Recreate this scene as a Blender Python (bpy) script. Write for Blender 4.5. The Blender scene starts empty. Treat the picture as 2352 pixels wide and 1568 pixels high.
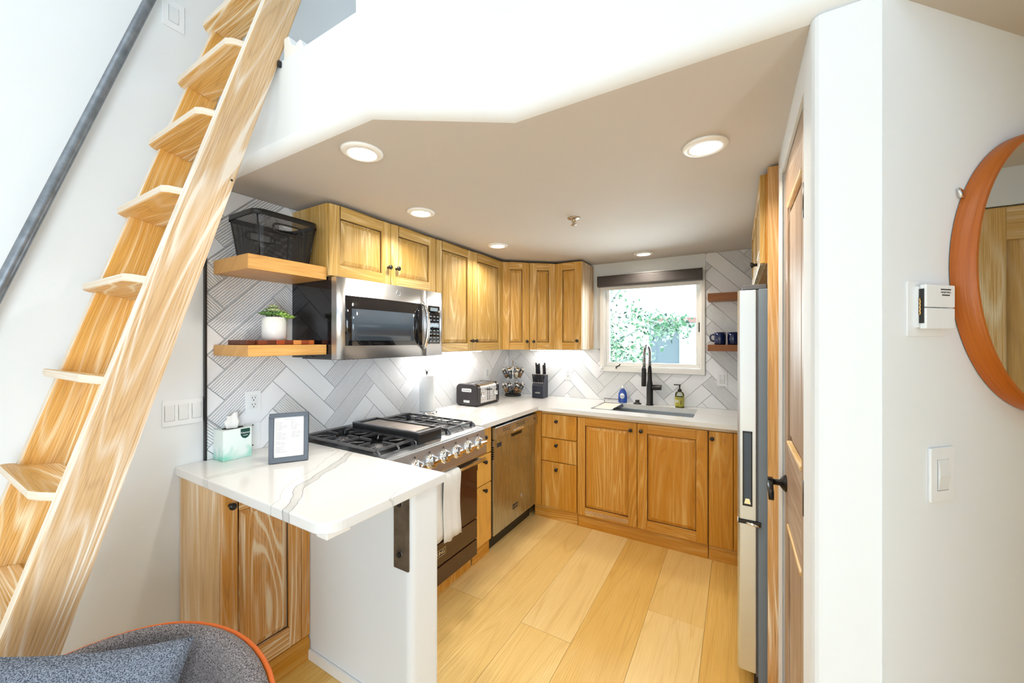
import bpy, bmesh, math, random
from mathutils import Vector, Matrix
random.seed(7)
PI = math.pi; R_ = math.radians
S = bpy.context.scene; COL = S.collection
# ------------------------------------------------------------------ camera
cd = bpy.data.cameras.new('camera'); cam = bpy.data.objects.new('camera', cd); COL.objects.link(cam)
cam.location = (2.1354, -3.5638, 1.50); cam.rotation_euler = (PI/2, 0, 0.5309)
cd.sensor_width = 36; cd.lens = 36*879.6/2352; cd.clip_start = .02; cd.clip_end = 200
S.camera = cam
# ------------------------------------------------------------------ world, lights, exposure
W = bpy.data.worlds.new('world'); S.world = W; W.use_nodes = True
wn = W.node_tree.nodes; wl = W.node_tree.links
bg = wn['Background']; bg.inputs['Strength'].default_value = 2.2
tcw = wn.new('ShaderNodeTexCoord'); sep = wn.new('ShaderNodeSeparateXYZ'); rw = wn.new('ShaderNodeValToRGB')
wl.new(tcw.outputs['Generated'], sep.inputs[0]); wl.new(sep.outputs['Z'], rw.inputs[0]); wl.new(rw.outputs[0], bg.inputs[0])
rw.color_ramp.elements[0].position = 0.0; rw.color_ramp.elements[0].color = (.93, .95, .96, 1)
rw.color_ramp.elements[1].position = .7; rw.color_ramp.elements[1].color = (.72, .88, 1, 1)
S.view_settings.view_transform = 'Standard'; S.view_settings.look = 'None'
S.view_settings.gamma = 1; S.view_settings.use_curve_mapping = False
S.view_settings.exposure = 0.62
def area(name, loc, rot, size, power, color, shape='SQUARE', size_y=None, spread=None):
    l = bpy.data.lights.new(name, 'AREA'); l.energy = power; l.color = color; l.shape = shape; l.size = size
    if size_y: l.size_y = size_y
    if spread: l.spread = spread
    o = bpy.data.objects.new(name, l); COL.objects.link(o); o.location = loc; o.rotation_euler = rot
    return o
# daylight from the living-room window behind the camera, then added fill lamps
area('living_room_window_light', (2.2, -7.7, 1.15), (R_(90), 0, 0), 2.4, 3, (.82, .92, 1), 'RECTANGLE', 1.0)
area('side_fill_light', (3.74, -5.6, 1.15), (R_(90), 0, R_(106)), 3.0, 150, (.80, .91, 1), 'RECTANGLE', 1.9)  # added fill for the left wall; the wall behind it has no window
area('roof_fill_light', (1.5, -5.0, 4.5), (0, 0, 0), 3.0, 18, (.80, .91, 1), 'RECTANGLE', 2.6)  # added overhead fill; the roof has no opening here
area('kitchen_window_light', (1.46, .12, 1.65), (R_(-90), 0, 0), .75, 14, (.85, .94, 1), 'RECTANGLE', .68)
DL = [(.887, -2.580), (2.032, -1.959), (.592, -1.954), (.565, -1.104), (1.465, -.258)]
for x, y in DL:
    area('downlight_lamp', (x, y, 2.208), (0, 0, 0), .09, 3.1, (1, .92, .80), 'DISK', spread=2.5)
area('loft_fill_light', (2.2, -1.2, 4.45), (0, 0, 0), 1.6, 16, (.80, .93, 1))  # unseen lamp added to brighten the loft walls
area('under_cabinet_lamp', (.10, -1.10, 1.407), (0, 0, 0), .03, 1.5, (1, .97, .94), 'RECTANGLE', .80)
area('under_cabinet_lamp', (.60, -.10, 1.407), (0, 0, 0), .50, .6, (1, .97, .94), 'RECTANGLE', .03)
# ------------------------------------------------------------------ materials
def newmat(name):
    m = bpy.data.materials.new(name); m.use_nodes = True
    n = m.node_tree.nodes; return m, n, m.node_tree.links, n['Principled BSDF']
def flat(name, col, rough=.5, metal=0, bump=0, bscale=40, coat=0, emis=None, estr=0, spec=None, noise=0, nscale=20):
    m, n, l, b = newmat(name)
    b.inputs['Base Color'].default_value = (*col, 1); b.inputs['Roughness'].default_value = rough
    b.inputs['Metallic'].default_value = metal; b.inputs['Coat Weight'].default_value = coat
    if spec is not None: b.inputs['Specular IOR Level'].default_value = spec
    if emis: b.inputs['Emission Color'].default_value = (*emis, 1); b.inputs['Emission Strength'].default_value = estr
    tc = n.new('ShaderNodeTexCoord')
    if bump:
        t = n.new('ShaderNodeTexNoise'); t.inputs['Scale'].default_value = bscale; t.inputs['Detail'].default_value = 4
        l.new(tc.outputs['Object'], t.inputs['Vector'])
        bp = n.new('ShaderNodeBump'); bp.inputs['Strength'].default_value = bump; bp.inputs['Distance'].default_value = .01
        l.new(t.outputs[0], bp.inputs['Height']); l.new(bp.outputs[0], b.inputs['Normal'])
    if noise:
        t = n.new('ShaderNodeTexNoise'); t.inputs['Scale'].default_value = nscale; t.inputs['Detail'].default_value = 5
        l.new(tc.outputs['Object'], t.inputs['Vector'])
        mx = n.new('ShaderNodeMixRGB'); mx.blend_type = 'MULTIPLY'; mx.inputs[1].default_value = (*col, 1)
        r = n.new('ShaderNodeValToRGB'); r.color_ramp.elements[0].color = (1-noise,)*3+(1,); r.color_ramp.elements[0].position = .3
        r.color_ramp.elements[1].position = .7
        l.new(t.outputs[0], r.inputs[0]); l.new(r.outputs[0], mx.inputs[2]); mx.inputs[0].default_value = 1
        l.new(mx.outputs[0], b.inputs['Base Color'])
    return m
def srgb(r, g, b):
    f = lambda c: (c/255/12.92) if c/255 <= .04045 else ((c/255+.055)/1.055)**2.4
    return (f(r), f(g), f(b))
def wood(name, base, dark, white, wash=.5, ring=9, rough=.45, streak=1.0, sc=1.0):
    """limed softwood: UV.x runs along the grain, UV.y across (metres)"""
    m, n, l, b = newmat(name)
    uv = n.new('ShaderNodeUVMap')
    def tex(su, sv, scale, detail, dist=0):
        mp = n.new('ShaderNodeMapping'); mp.inputs['Scale'].default_value = (su*sc, sv*sc, 1)
        t = n.new('ShaderNodeTexNoise'); t.inputs['Scale'].default_value = scale; t.inputs['Detail'].default_value = detail
        t.inputs['Distortion'].default_value = dist
        l.new(uv.outputs[0], mp.inputs[0]); l.new(mp.outputs[0], t.inputs['Vector']); return t.outputs[0]
    def math_(op, a, bb=None, c=None):
        q = n.new('ShaderNodeMath'); q.operation = op
        for i, v in enumerate((a, bb, c)):
            if v is None: continue
            if isinstance(v, (int, float)): q.inputs[i].default_value = v
            else: l.new(v, q.inputs[i])
        return q.outputs[0]
    def ramp(f, p0, c0, p1, c1):
        r = n.new('ShaderNodeValToRGB'); r.color_ramp.elements[0].position = p0; r.color_ramp.elements[0].color = (*c0, 1)
        r.color_ramp.elements[1].position = p1; r.color_ramp.elements[1].color = (*c1, 1); l.new(f, r.inputs[0]); return r.outputs[0]
    def mix(f, a, bb, t='MIX'):
        q = n.new('ShaderNodeMixRGB'); q.blend_type = t
        for i, v in enumerate((f, a, bb)):
            if isinstance(v, (int, float)): q.inputs[i].default_value = v
            elif isinstance(v, tuple): q.inputs[i].default_value = (*v, 1)
            else: l.new(v, q.inputs[i])
        return q.outputs[0]
    n1 = tex(.42, 5.0, 1.0, 2.0, .35)
    fine = tex(5, 240, 1, 3)
    patch = tex(.9, 7, 1, 2, .4)
    big = tex(.35, 1.6, 1, 1)
    rings = math_('FRACT', math_('MULTIPLY', n1, ring*1.7))
    tri = math_('ABSOLUTE', math_('SUBTRACT', rings, .5))          # 0 .. .5
    line = ramp(tri, .30, (0, 0, 0), .49, (1, 1, 1))
    pm = ramp(patch, .42, (0, 0, 0), .62, (1, 1, 1))
    fm = ramp(fine, .40, (0, 0, 0), .66, (1, 1, 1))
    c = mix(big, base, tuple(min(1, x*1.12) for x in base))
    c = mix(math_('MULTIPLY', fm, .22), c, dark)
    dl = ramp(tri, .0, (1, 1, 1), .10, (0, 0, 0))
    c = mix(math_('MULTIPLY', dl, .32), c, dark)
    wm = math_('MULTIPLY', math_('ADD', math_('MULTIPLY', line, .65*streak), math_('MULTIPLY', math_('SUBTRACT', 1.0, fm), .38)), math_('ADD', math_('MULTIPLY', pm, .8), .22))
    c = mix(math_('MINIMUM', math_('MULTIPLY', wm, wash*2), .9), c, white)
    l.new(c, b.inputs['Base Color']); b.inputs['Roughness'].default_value = rough
    bp = n.new('ShaderNodeBump'); bp.inputs['Strength'].default_value = .25; bp.inputs['Distance'].default_value = .004
    l.new(math_('ADD', line, math_('MULTIPLY', fm, .5)), bp.inputs['Height']); l.new(bp.outputs[0], b.inputs['Normal'])
    return m
M = {}
M['wood_base'] = wood('limed_pine_amber', srgb(196, 130, 22), srgb(148, 82, 8), srgb(240, 205, 130), .30, 9)
M['wood_upper'] = wood('limed_pine_golden', srgb(188, 148, 68), srgb(140, 94, 32), srgb(240, 216, 166), .45, 9)
M['wood_end'] = wood('limed_pine_grey', srgb(205, 165, 105), srgb(150, 105, 60), srgb(238, 225, 205), .8, 4, streak=.6)
M['wood_pen'] = wood('limed_pine_streaky', srgb(204, 138, 44), srgb(146, 84, 20), srgb(240, 222, 190), .55, 11, streak=1.5)
M['wood_ladder'] = wood('limed_pine_pale', srgb(200, 162, 112), srgb(160, 116, 70), srgb(232, 222, 208), .85, 15, streak=1.5)
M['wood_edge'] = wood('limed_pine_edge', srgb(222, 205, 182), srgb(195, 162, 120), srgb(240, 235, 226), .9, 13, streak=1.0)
M['wood_tread'] = wood('limed_pine_tread', srgb(212, 160, 76), srgb(165, 108, 40), srgb(248, 236, 210), .5, 16, streak=1.3)
M['wood_inner'] = wood('limed_pine_inner', srgb(210, 152, 60), srgb(165, 105, 30), srgb(246, 228, 190), .45, 12, streak=1.2)
M['wood_shelf'] = wood('shelf_alder', srgb(208, 156, 84), srgb(150, 90, 36), srgb(236, 190, 124), .35, 7, rough=.35, streak=.5)
M['wood_walnut'] = wood('shelf_walnut', srgb(150, 92, 48), srgb(82, 42, 18), srgb(190, 130, 80), .2, 8, streak=.4)
M['wood_panel'] = wood('tall_panel_pine', srgb(206, 152, 82), srgb(140, 88, 36), srgb(245, 228, 200), .6, 10, streak=1.4)
M['wood_door'] = wood('limed_pine_door', srgb(160, 132, 106), srgb(122, 92, 66), srgb(206, 192, 176), .6, 7, streak=.5)
M['wood_doorgold'] = wood('limed_pine_door_gold', srgb(214, 170, 96), srgb(160, 110, 50), srgb(246, 228, 190), .7, 6, streak=.7)
M['mirror_wood'] = wood('bent_ash_orange', srgb(176, 92, 20), srgb(132, 56, 10), srgb(210, 130, 44), .2, 6, rough=.35, streak=.4, sc=.6)
FL = [wood('floor_oak_%d' % i, srgb(*c), srgb(*d), srgb(*w), .35, 6, rough=.38, streak=.35, sc=.8) for i, (c, d, w) in enumerate([
    ((228, 190, 116), (198, 148, 72), (242, 212, 150)), ((220, 174, 88), (180, 126, 48), (236, 200, 126)),
    ((232, 198, 130), (204, 158, 86), (244, 218, 164)), ((220, 176, 92), (184, 130, 54), (238, 202, 130))])]
M['white'] = flat('white_plaster', (.80, .838, .868), .75, bump=.12, bscale=9)
M['whitec'] = flat('ceiling_plaster_shaded', (.60, .56, .52), .8, bump=.15, bscale=8)  # white paint; its dim, warm shade is put into this darker colour
M['trim'] = flat('white_trim', (.88, .88, .86), .4)
M['plate'] = flat('white_plastic', (.84, .87, .90), .3)
M['plate2'] = flat('white_plastic_rocker', (.79, .82, .85), .25)
M['grout'] = flat('grey_grout', (.36, .37, .39), .9)
M['black'] = flat('black_satin', (.010, .010, .011), .35)
M['iron'] = flat('cast_iron', (.17, .17, .18), .34, metal=.8, bump=.2, bscale=300)
M['griddle'] = flat('griddle_cover', (.50, .42, .36), .38, metal=.8, noise=.3, nscale=25)
M['knob'] = flat('black_knob', (.012, .010, .010), .35)
M['dark'] = flat('dark_gap', (.01, .009, .008), .8)
M['steelblk'] = flat('aged_steel', (.17, .135, .10), .5, metal=.35, noise=.55, nscale=18)
M['bronze'] = flat('dark_bronze', (.02, .017, .016), .35, metal=.6)
M['pipe'] = flat('galvanised_pipe', (.30, .33, .37), .42, metal=.9, noise=.35, nscale=30)
M['chrome'] = flat('chrome', (.86, .87, .88), .07, metal=1)
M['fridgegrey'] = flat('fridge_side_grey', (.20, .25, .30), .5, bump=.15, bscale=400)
M['rubber'] = flat('grey_gasket', (.12, .12, .13), .6)
M['blackgl'] = flat('black_gloss', (.006, .006, .008), .06)
M['blackfr'] = flat('frame_slate', (.035, .05, .075), .35)
M['paper'] = flat('white_paper', (.86, .86, .86), .8)
M['ink'] = flat('grey_ink', (.16, .17, .19), .8)
M['inkd'] = flat('dark_ink', (.03, .03, .03), .8)
M['towel'] = flat('cotton_towel', (.80, .78, .74), .95, bump=.5, bscale=260)
M['roll'] = flat('paper_towel', (.84, .87, .90), .95, bump=.35, bscale=120)
M['tissue'] = flat('tissue', (.88, .88, .88), .95)
M['lens'] = flat('lamp_lens', (1, 1, 1), .5, emis=(1, .93, .82), estr=6)
M['pot'] = flat('white_ceramic', (.86, .86, .84), .25)
M['soil'] = flat('soil', (.03, .02, .012), .9)
M['succ'] = flat('succulent_green', (.14, .30, .075), .5, noise=.5, nscale=40)
M['succl'] = flat('succulent_lime', (.33, .56, .12), .45, noise=.3, nscale=40)
M['succp'] = flat('succulent_pale', (.42, .50, .26), .5)
M['blue'] = flat('cobalt_glaze', (.006, .016, .085), .12, coat=.6)
M['bluesoap'] = flat('blue_dish_soap', (.012, .07, .42), .12, coat=.5)
M['yellow'] = flat('yellow_hand_soap', (.55, .50, .08), .2)
M['ysoft'] = flat('soap_label_pale', (.78, .78, .62), .5)
M['shade'] = flat('roller_shade_cassette', (.055, .045, .042), .5, bump=.3, bscale=200)
M['greenlabel'] = flat('dark_green_label', (.003, .055, .04), .5)
M['pewter'] = flat('pewter_gloss', (.055, .050, .052), .16, metal=.6)
M['orange'] = flat('orange_piping', srgb(200, 92, 14), .6)
M['brass'] = flat('brass', (.75, .45, .15), .3, metal=1)
M['foot'] = flat('wood_peg_leg', srgb(150, 95, 45), .4)
M['sinkst'] = flat('sink_steel', (.62, .66, .70), .38, metal=.75)
M['beige'] = flat('tray_cream', (.82, .79, .72), .6)
M['sprk'] = flat('sprinkler_brass', (.55, .45, .33), .3, metal=.9)
M['bark'] = flat('tree_bark', (.5, .54, .56), .8, noise=.3)
M['siding'] = flat('white_siding', (.80, .84, .86), .7)
M['bluewall'] = flat('blue_grey_siding', (.22, .28, .33), .8)
M['roofm'] = flat('pale_metal_roof', (.88, .88, .90), .45)
M['fascia'] = flat('red_brown_fascia', (.50, .26, .24), .7)
M['ground'] = flat('outside_ground', (.5, .55, .45), .9)
M['spiceA'] = flat('spice_tan', srgb(215, 170, 125), .8); M['spiceB'] = flat('spice_grey', srgb(120, 125, 130), .8)
M['spiceC'] = flat('spice_brown', srgb(175, 130, 90), .8); M['spiceD'] = flat('spice_orange', srgb(222, 150, 95), .8); M['spiceE'] = flat('spice_cream', srgb(236, 218, 190), .8)
M['knifeh'] = flat('knife_handle', (.012, .013, .02), .3)
M['block'] = flat('knife_block_navy', (.014, .018, .035), .4)
def brushed(name, col, rough, axis=(2, 2, 300), aniso=0):
    m, n, l, b = newmat(name); b.inputs['Metallic'].default_value = 1; b.inputs['Base Color'].default_value = (*col, 1)
    tc = n.new('ShaderNodeTexCoord'); mp = n.new('ShaderNodeMapping'); mp.inputs['Scale'].default_value = axis
    t = n.new('ShaderNodeTexNoise'); t.inputs['Scale'].default_value = 1; t.inputs['Detail'].default_value = 2
    l.new(tc.outputs['Object'], mp.inputs[0]); l.new(mp.outputs[0], t.inputs['Vector'])
    mr = n.new('ShaderNodeMapRange'); mr.inputs[3].default_value = rough-.06; mr.inputs[4].default_value = rough+.08
    l.new(t.outputs[0], mr.inputs[0]); l.new(mr.outputs[0], b.inputs['Roughness']); return m
M['steel'] = brushed('brushed_steel', (.66, .64, .62), .27)
M['steelh'] = brushed('brushed_steel_panel', (.56, .58, .61), .32, (2, 300, 2))
M['dwsteel'] = brushed('dishwasher_steel', (.50, .54, .60), .26, (2, 300, 2))
M['fridgest'] = brushed('fridge_steel', (.74, .80, .84), .42, (2, 2, 300))
M['oven'] = flat('oven_glass_floor_tint', (.045, .014, .008), .10, coat=.4)  # black glass; the orange floor's reflection is put into the brown colour
def glassm(name, col=(1, 1, 1), rough=0, alpha_like=True):
    m, n, l, b = newmat(name)
    tr = n.new('ShaderNodeBsdfTransparent'); gl = n.new('ShaderNodeBsdfGlossy'); gl.inputs['Roughness'].default_value = rough
    tr.inputs[0].default_value = (*col, 1); fr = n.new('ShaderNodeFresnel'); fr.inputs[0].default_value = 1.45
    mx = n.new('ShaderNodeMixShader'); l.new(fr.outputs[0], mx.inputs[0]); l.new(tr.outputs[0], mx.inputs[1]); l.new(gl.outputs[0], mx.inputs[2])
    l.new(mx.outputs[0], n['Material Output'].inputs[0]); return m
M['glass'] = glassm('window_glass', (.97, 1, 1)); M['jar'] = glassm('jar_glass', (.93, .96, .97), .02)
M['clearp'] = glassm('clear_plastic', (.95, .97, .9), .05)
M['mirror'] = flat('mirror_glass', (.95, .96, .96), .0, metal=1)
# tile: white ceramic, ribbed tiles carry fine flutes along their length (UV.y in metres)
def tile_mat(name, ribbed):
    m, n, l, b = newmat(name); b.inputs['Base Color'].default_value = (.86, .88, .92, 1); b.inputs['Roughness'].default_value = .28
    if ribbed:
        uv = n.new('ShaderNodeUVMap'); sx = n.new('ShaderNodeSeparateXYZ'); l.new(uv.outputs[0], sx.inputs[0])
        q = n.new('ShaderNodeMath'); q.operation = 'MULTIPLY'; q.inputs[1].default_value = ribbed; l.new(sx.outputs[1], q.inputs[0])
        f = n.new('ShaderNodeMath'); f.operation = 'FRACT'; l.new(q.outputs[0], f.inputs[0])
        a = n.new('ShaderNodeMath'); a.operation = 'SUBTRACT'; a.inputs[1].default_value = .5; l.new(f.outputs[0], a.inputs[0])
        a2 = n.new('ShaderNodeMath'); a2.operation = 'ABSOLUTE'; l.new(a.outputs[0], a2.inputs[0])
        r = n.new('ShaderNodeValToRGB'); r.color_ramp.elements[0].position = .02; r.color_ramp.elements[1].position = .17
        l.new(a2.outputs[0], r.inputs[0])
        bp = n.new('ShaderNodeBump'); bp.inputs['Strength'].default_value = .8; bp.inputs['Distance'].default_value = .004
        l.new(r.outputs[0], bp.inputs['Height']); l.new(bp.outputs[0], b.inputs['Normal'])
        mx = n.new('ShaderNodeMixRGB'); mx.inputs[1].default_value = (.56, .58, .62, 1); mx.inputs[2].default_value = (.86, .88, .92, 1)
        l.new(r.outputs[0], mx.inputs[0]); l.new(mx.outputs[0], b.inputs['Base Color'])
    return m
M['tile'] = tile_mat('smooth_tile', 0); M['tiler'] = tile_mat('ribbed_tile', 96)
# quartz with soft grey veins of its own shape
def quartz():
    m, n, l, b = newmat('veined_quartz'); b.inputs['Roughness'].default_value = .14
    tc = n.new('ShaderNodeTexCoord'); geo = n.new('ShaderNodeNewGeometry')
    def nz(scale, detail, vec, dist=0):
        t = n.new('ShaderNodeTexNoise'); t.inputs['Scale'].default_value = scale; t.inputs['Detail'].default_value = detail; t.inputs['Distortion'].default_value = dist
        l.new(vec, t.inputs['Vector']); return t
    def mt(op, *a):
        q = n.new('ShaderNodeMath'); q.operation = op
        for i, v in enumerate(a):
            if isinstance(v, (int, float)): q.inputs[i].default_value = v
            else: l.new(v, q.inputs[i])
        return q.outputs[0]
    P = tc.outputs['Object']
    sx = n.new('ShaderNodeSeparateXYZ'); l.new(P, sx.inputs[0]); x, y = sx.outputs[0], sx.outputs[1]
    w = mt('MULTIPLY', mt('SUBTRACT', nz(2.6, 2, P).outputs[0], .5), .20)
    w2 = mt('MULTIPLY', mt('SUBTRACT', nz(12, 4, P).outputs[0], .5), .035)
    wob = mt('ADD', w, w2)
    def vein(x0, y0, x1, y1, width, soft, strength):
        L = math.hypot(x1-x0, y1-y0); nx, ny = -(y1-y0)/L, (x1-x0)/L
        d = mt('ADD', mt('ADD', mt('MULTIPLY', mt('SUBTRACT', x, x0), nx), mt('MULTIPLY', mt('SUBTRACT', y, y0), ny)), wob)
        band = mt('SUBTRACT', 1.0, mt('SMOOTHSTEP', 0, 1, 0)) if False else None
        ad = mt('ABSOLUTE', d)
        r = n.new('ShaderNodeValToRGB'); e = r.color_ramp.elements
        e[0].position = 0; e[0].color = (soft, soft, soft, 1)
        e[1].position = min(1, width*8*1.3); e[1].color = (0, 0, 0, 1)
        q = e.new(min(.99, width*8*.85)); q.color = (soft*1.2,)*3+(1,)
        q = e.new(min(.995, width*8)); q.color = (strength,)*3+(1,)
        q = e.new(min(.998, width*8*1.12)); q.color = (.02,)*3+(1,)
        l.new(mt('MULTIPLY', ad, 8), r.inputs[0]); return r.outputs[0]
    vs = [vein(.46, -2.34, .86, -2.86, .016, .22, .80), vein(.27, -2.22, .74, -2.80, .0022, .2, .45),
          vein(.335, -2.30, .32, -2.87, .024, .10, .32), vein(.0, -1.2, .7, -1.05, .012, .08, .25), vein(.4, -.1, 2.2, -.35, .008, .08, .2), vein(1.0, -2.4, 1.2, -2.9, .0022, .2, .4)]
    acc = vs[0]
    for v in vs[1:]: acc = mt('MAXIMUM', acc, v)
    spk = n.new('ShaderNodeMixRGB'); l.new(acc, spk.inputs[0]); spk.inputs[1].default_value = (.77, .775, .77, 1); spk.inputs[2].default_value = (.10, .095, .09, 1)
    l.new(spk.outputs[0], b.inputs['Base Color']); return m
M['quartz'] = quartz()
def fabric(name, c1, c2, sc=260):
    m, n, l, b = newmat(name); b.inputs['Roughness'].default_value = .95
    tc = n.new('ShaderNodeTexCoord'); t = n.new('ShaderNodeTexNoise'); t.inputs['Scale'].default_value = sc; t.inputs['Detail'].default_value = 2
    mp = n.new('ShaderNodeMapping'); mp.inputs['Scale'].default_value = (1, 1, 1.8)
    l.new(tc.outputs['Object'], mp.inputs[0]); l.new(mp.outputs[0], t.inputs['Vector'])
    r = n.new('ShaderNodeValToRGB'); r.color_ramp.elements[0].position = .38; r.color_ramp.elements[0].color = (*c1, 1)
    r.color_ramp.elements[1].position = .62; r.color_ramp.elements[1].color = (*c2, 1)
    l.new(t.outputs[0], r.inputs[0]); l.new(r.outputs[0], b.inputs['Base Color'])
    bp = n.new('ShaderNodeBump'); bp.inputs['Strength'].default_value = .5; bp.inputs['Distance'].default_value = .003
    l.new(t.outputs[0], bp.inputs['Height']); l.new(bp.outputs[0], b.inputs['Normal']); return m
M['pillow'] = fabric('heather_blue_grey', srgb(48, 54, 66), srgb(138, 146, 160), 420)
M['chairfab'] = fabric('heather_taupe_grey', srgb(56, 50, 50), srgb(150, 142, 142), 420)
def mesh_wire(name):
    m, n, l, b = newmat(name)
    uv = n.new('ShaderNodeUVMap'); sx = n.new('ShaderNodeSeparateXYZ'); l.new(uv.outputs[0], sx.inputs[0])
    def mt(op, *a):
        q = n.new('ShaderNodeMath'); q.operation = op
        for i, v in enumerate(a):
            if isinstance(v, (int, float)): q.inputs[i].default_value = v
            else: l.new(v, q.inputs[i])
        return q.outputs[0]
    a = mt('ABSOLUTE', mt('SUBTRACT', mt('FRACT', mt('MULTIPLY', mt('ADD', sx.outputs[0], sx.outputs[1]), 150)), .5))
    c = mt('ABSOLUTE', mt('SUBTRACT', mt('FRACT', mt('MULTIPLY', mt('SUBTRACT', sx.outputs[0], sx.outputs[1]), 150)), .5))
    w = mt('LESS_THAN', mt('MINIMUM', a, c), .19)
    tr = n.new('ShaderNodeBsdfTransparent'); mx = n.new('ShaderNodeMixShader')
    b.inputs['Base Color'].default_value = (.012, .012, .014, 1); b.inputs['Roughness'].default_value = .4
    l.new(w, mx.inputs[0]); l.new(tr.outputs[0], mx.inputs[1]); l.new(b.outputs[0], mx.inputs[2]); l.new(mx.outputs[0], n['Material Output'].inputs[0])
    return m
M['wire'] = mesh_wire('black_wire_mesh')
M['tissuebox'] = None
def tbox():
    m, n, l, b = newmat('mint_watercolour_card'); b.inputs['Roughness'].default_value = .5
    tc = n.new('ShaderNodeTexCoord'); t = n.new('ShaderNodeTexNoise'); t.inputs['Scale'].default_value = 14; t.inputs['Detail'].default_value = 4; t.inputs['Distortion'].default_value = .6
    l.new(tc.outputs['Object'], t.inputs['Vector']); sx = n.new('ShaderNodeSeparateXYZ'); l.new(tc.outputs['Object'], sx.inputs[0])
    q = n.new('ShaderNodeMath'); q.operation = 'MULTIPLY_ADD'; q.inputs[1].default_value = -5; q.inputs[2].default_value = .72; l.new(sx.outputs[2], q.inputs[0])
    q2 = n.new('ShaderNodeMath'); q2.operation = 'ADD'; l.new(q.outputs[0], q2.inputs[0]); l.new(t.outputs[0], q2.inputs[1])
    r = n.new('ShaderNodeValToRGB'); e = r.color_ramp.elements; e[0].position = .72; e[0].color = (.78, .88, .86, 1); e[1].position = 1.0; e[1].color = (.22, .66, .52, 1)
    q3 = n.new('ShaderNodeMath'); q3.operation = 'MULTIPLY'; q3.inputs[1].default_value = .75; l.new(q2.outputs[0], q3.inputs[0])
    l.new(q3.outputs[0], r.inputs[0]); l.new(r.outputs[0], b.inputs['Base Color']); return m
M['tissuebox'] = tbox()
def leafm(name, c, t=.5):
    m, n, l, b = newmat(name); b.inputs['Base Color'].default_value = (*c, 1); b.inputs['Roughness'].default_value = .5
    tl = n.new('ShaderNodeBsdfTranslucent'); tl.inputs[0].default_value = (*c, 1); mx = n.new('ShaderNodeMixShader'); mx.inputs[0].default_value = t
    l.new(b.outputs[0], mx.inputs[1]); l.new(tl.outputs[0], mx.inputs[2]); l.new(mx.outputs[0], n['Material Output'].inputs[0]); return m
M['leafA'] = leafm('leaf_pale', (.50, .68, .50)); M['leafB'] = leafm('leaf_green', (.13, .34, .17)); M['leafC'] = leafm('leaf_white', (.78, .88, .76)); M['leafD'] = leafm('leaf_deep', (.03, .09, .06), .3)
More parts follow.
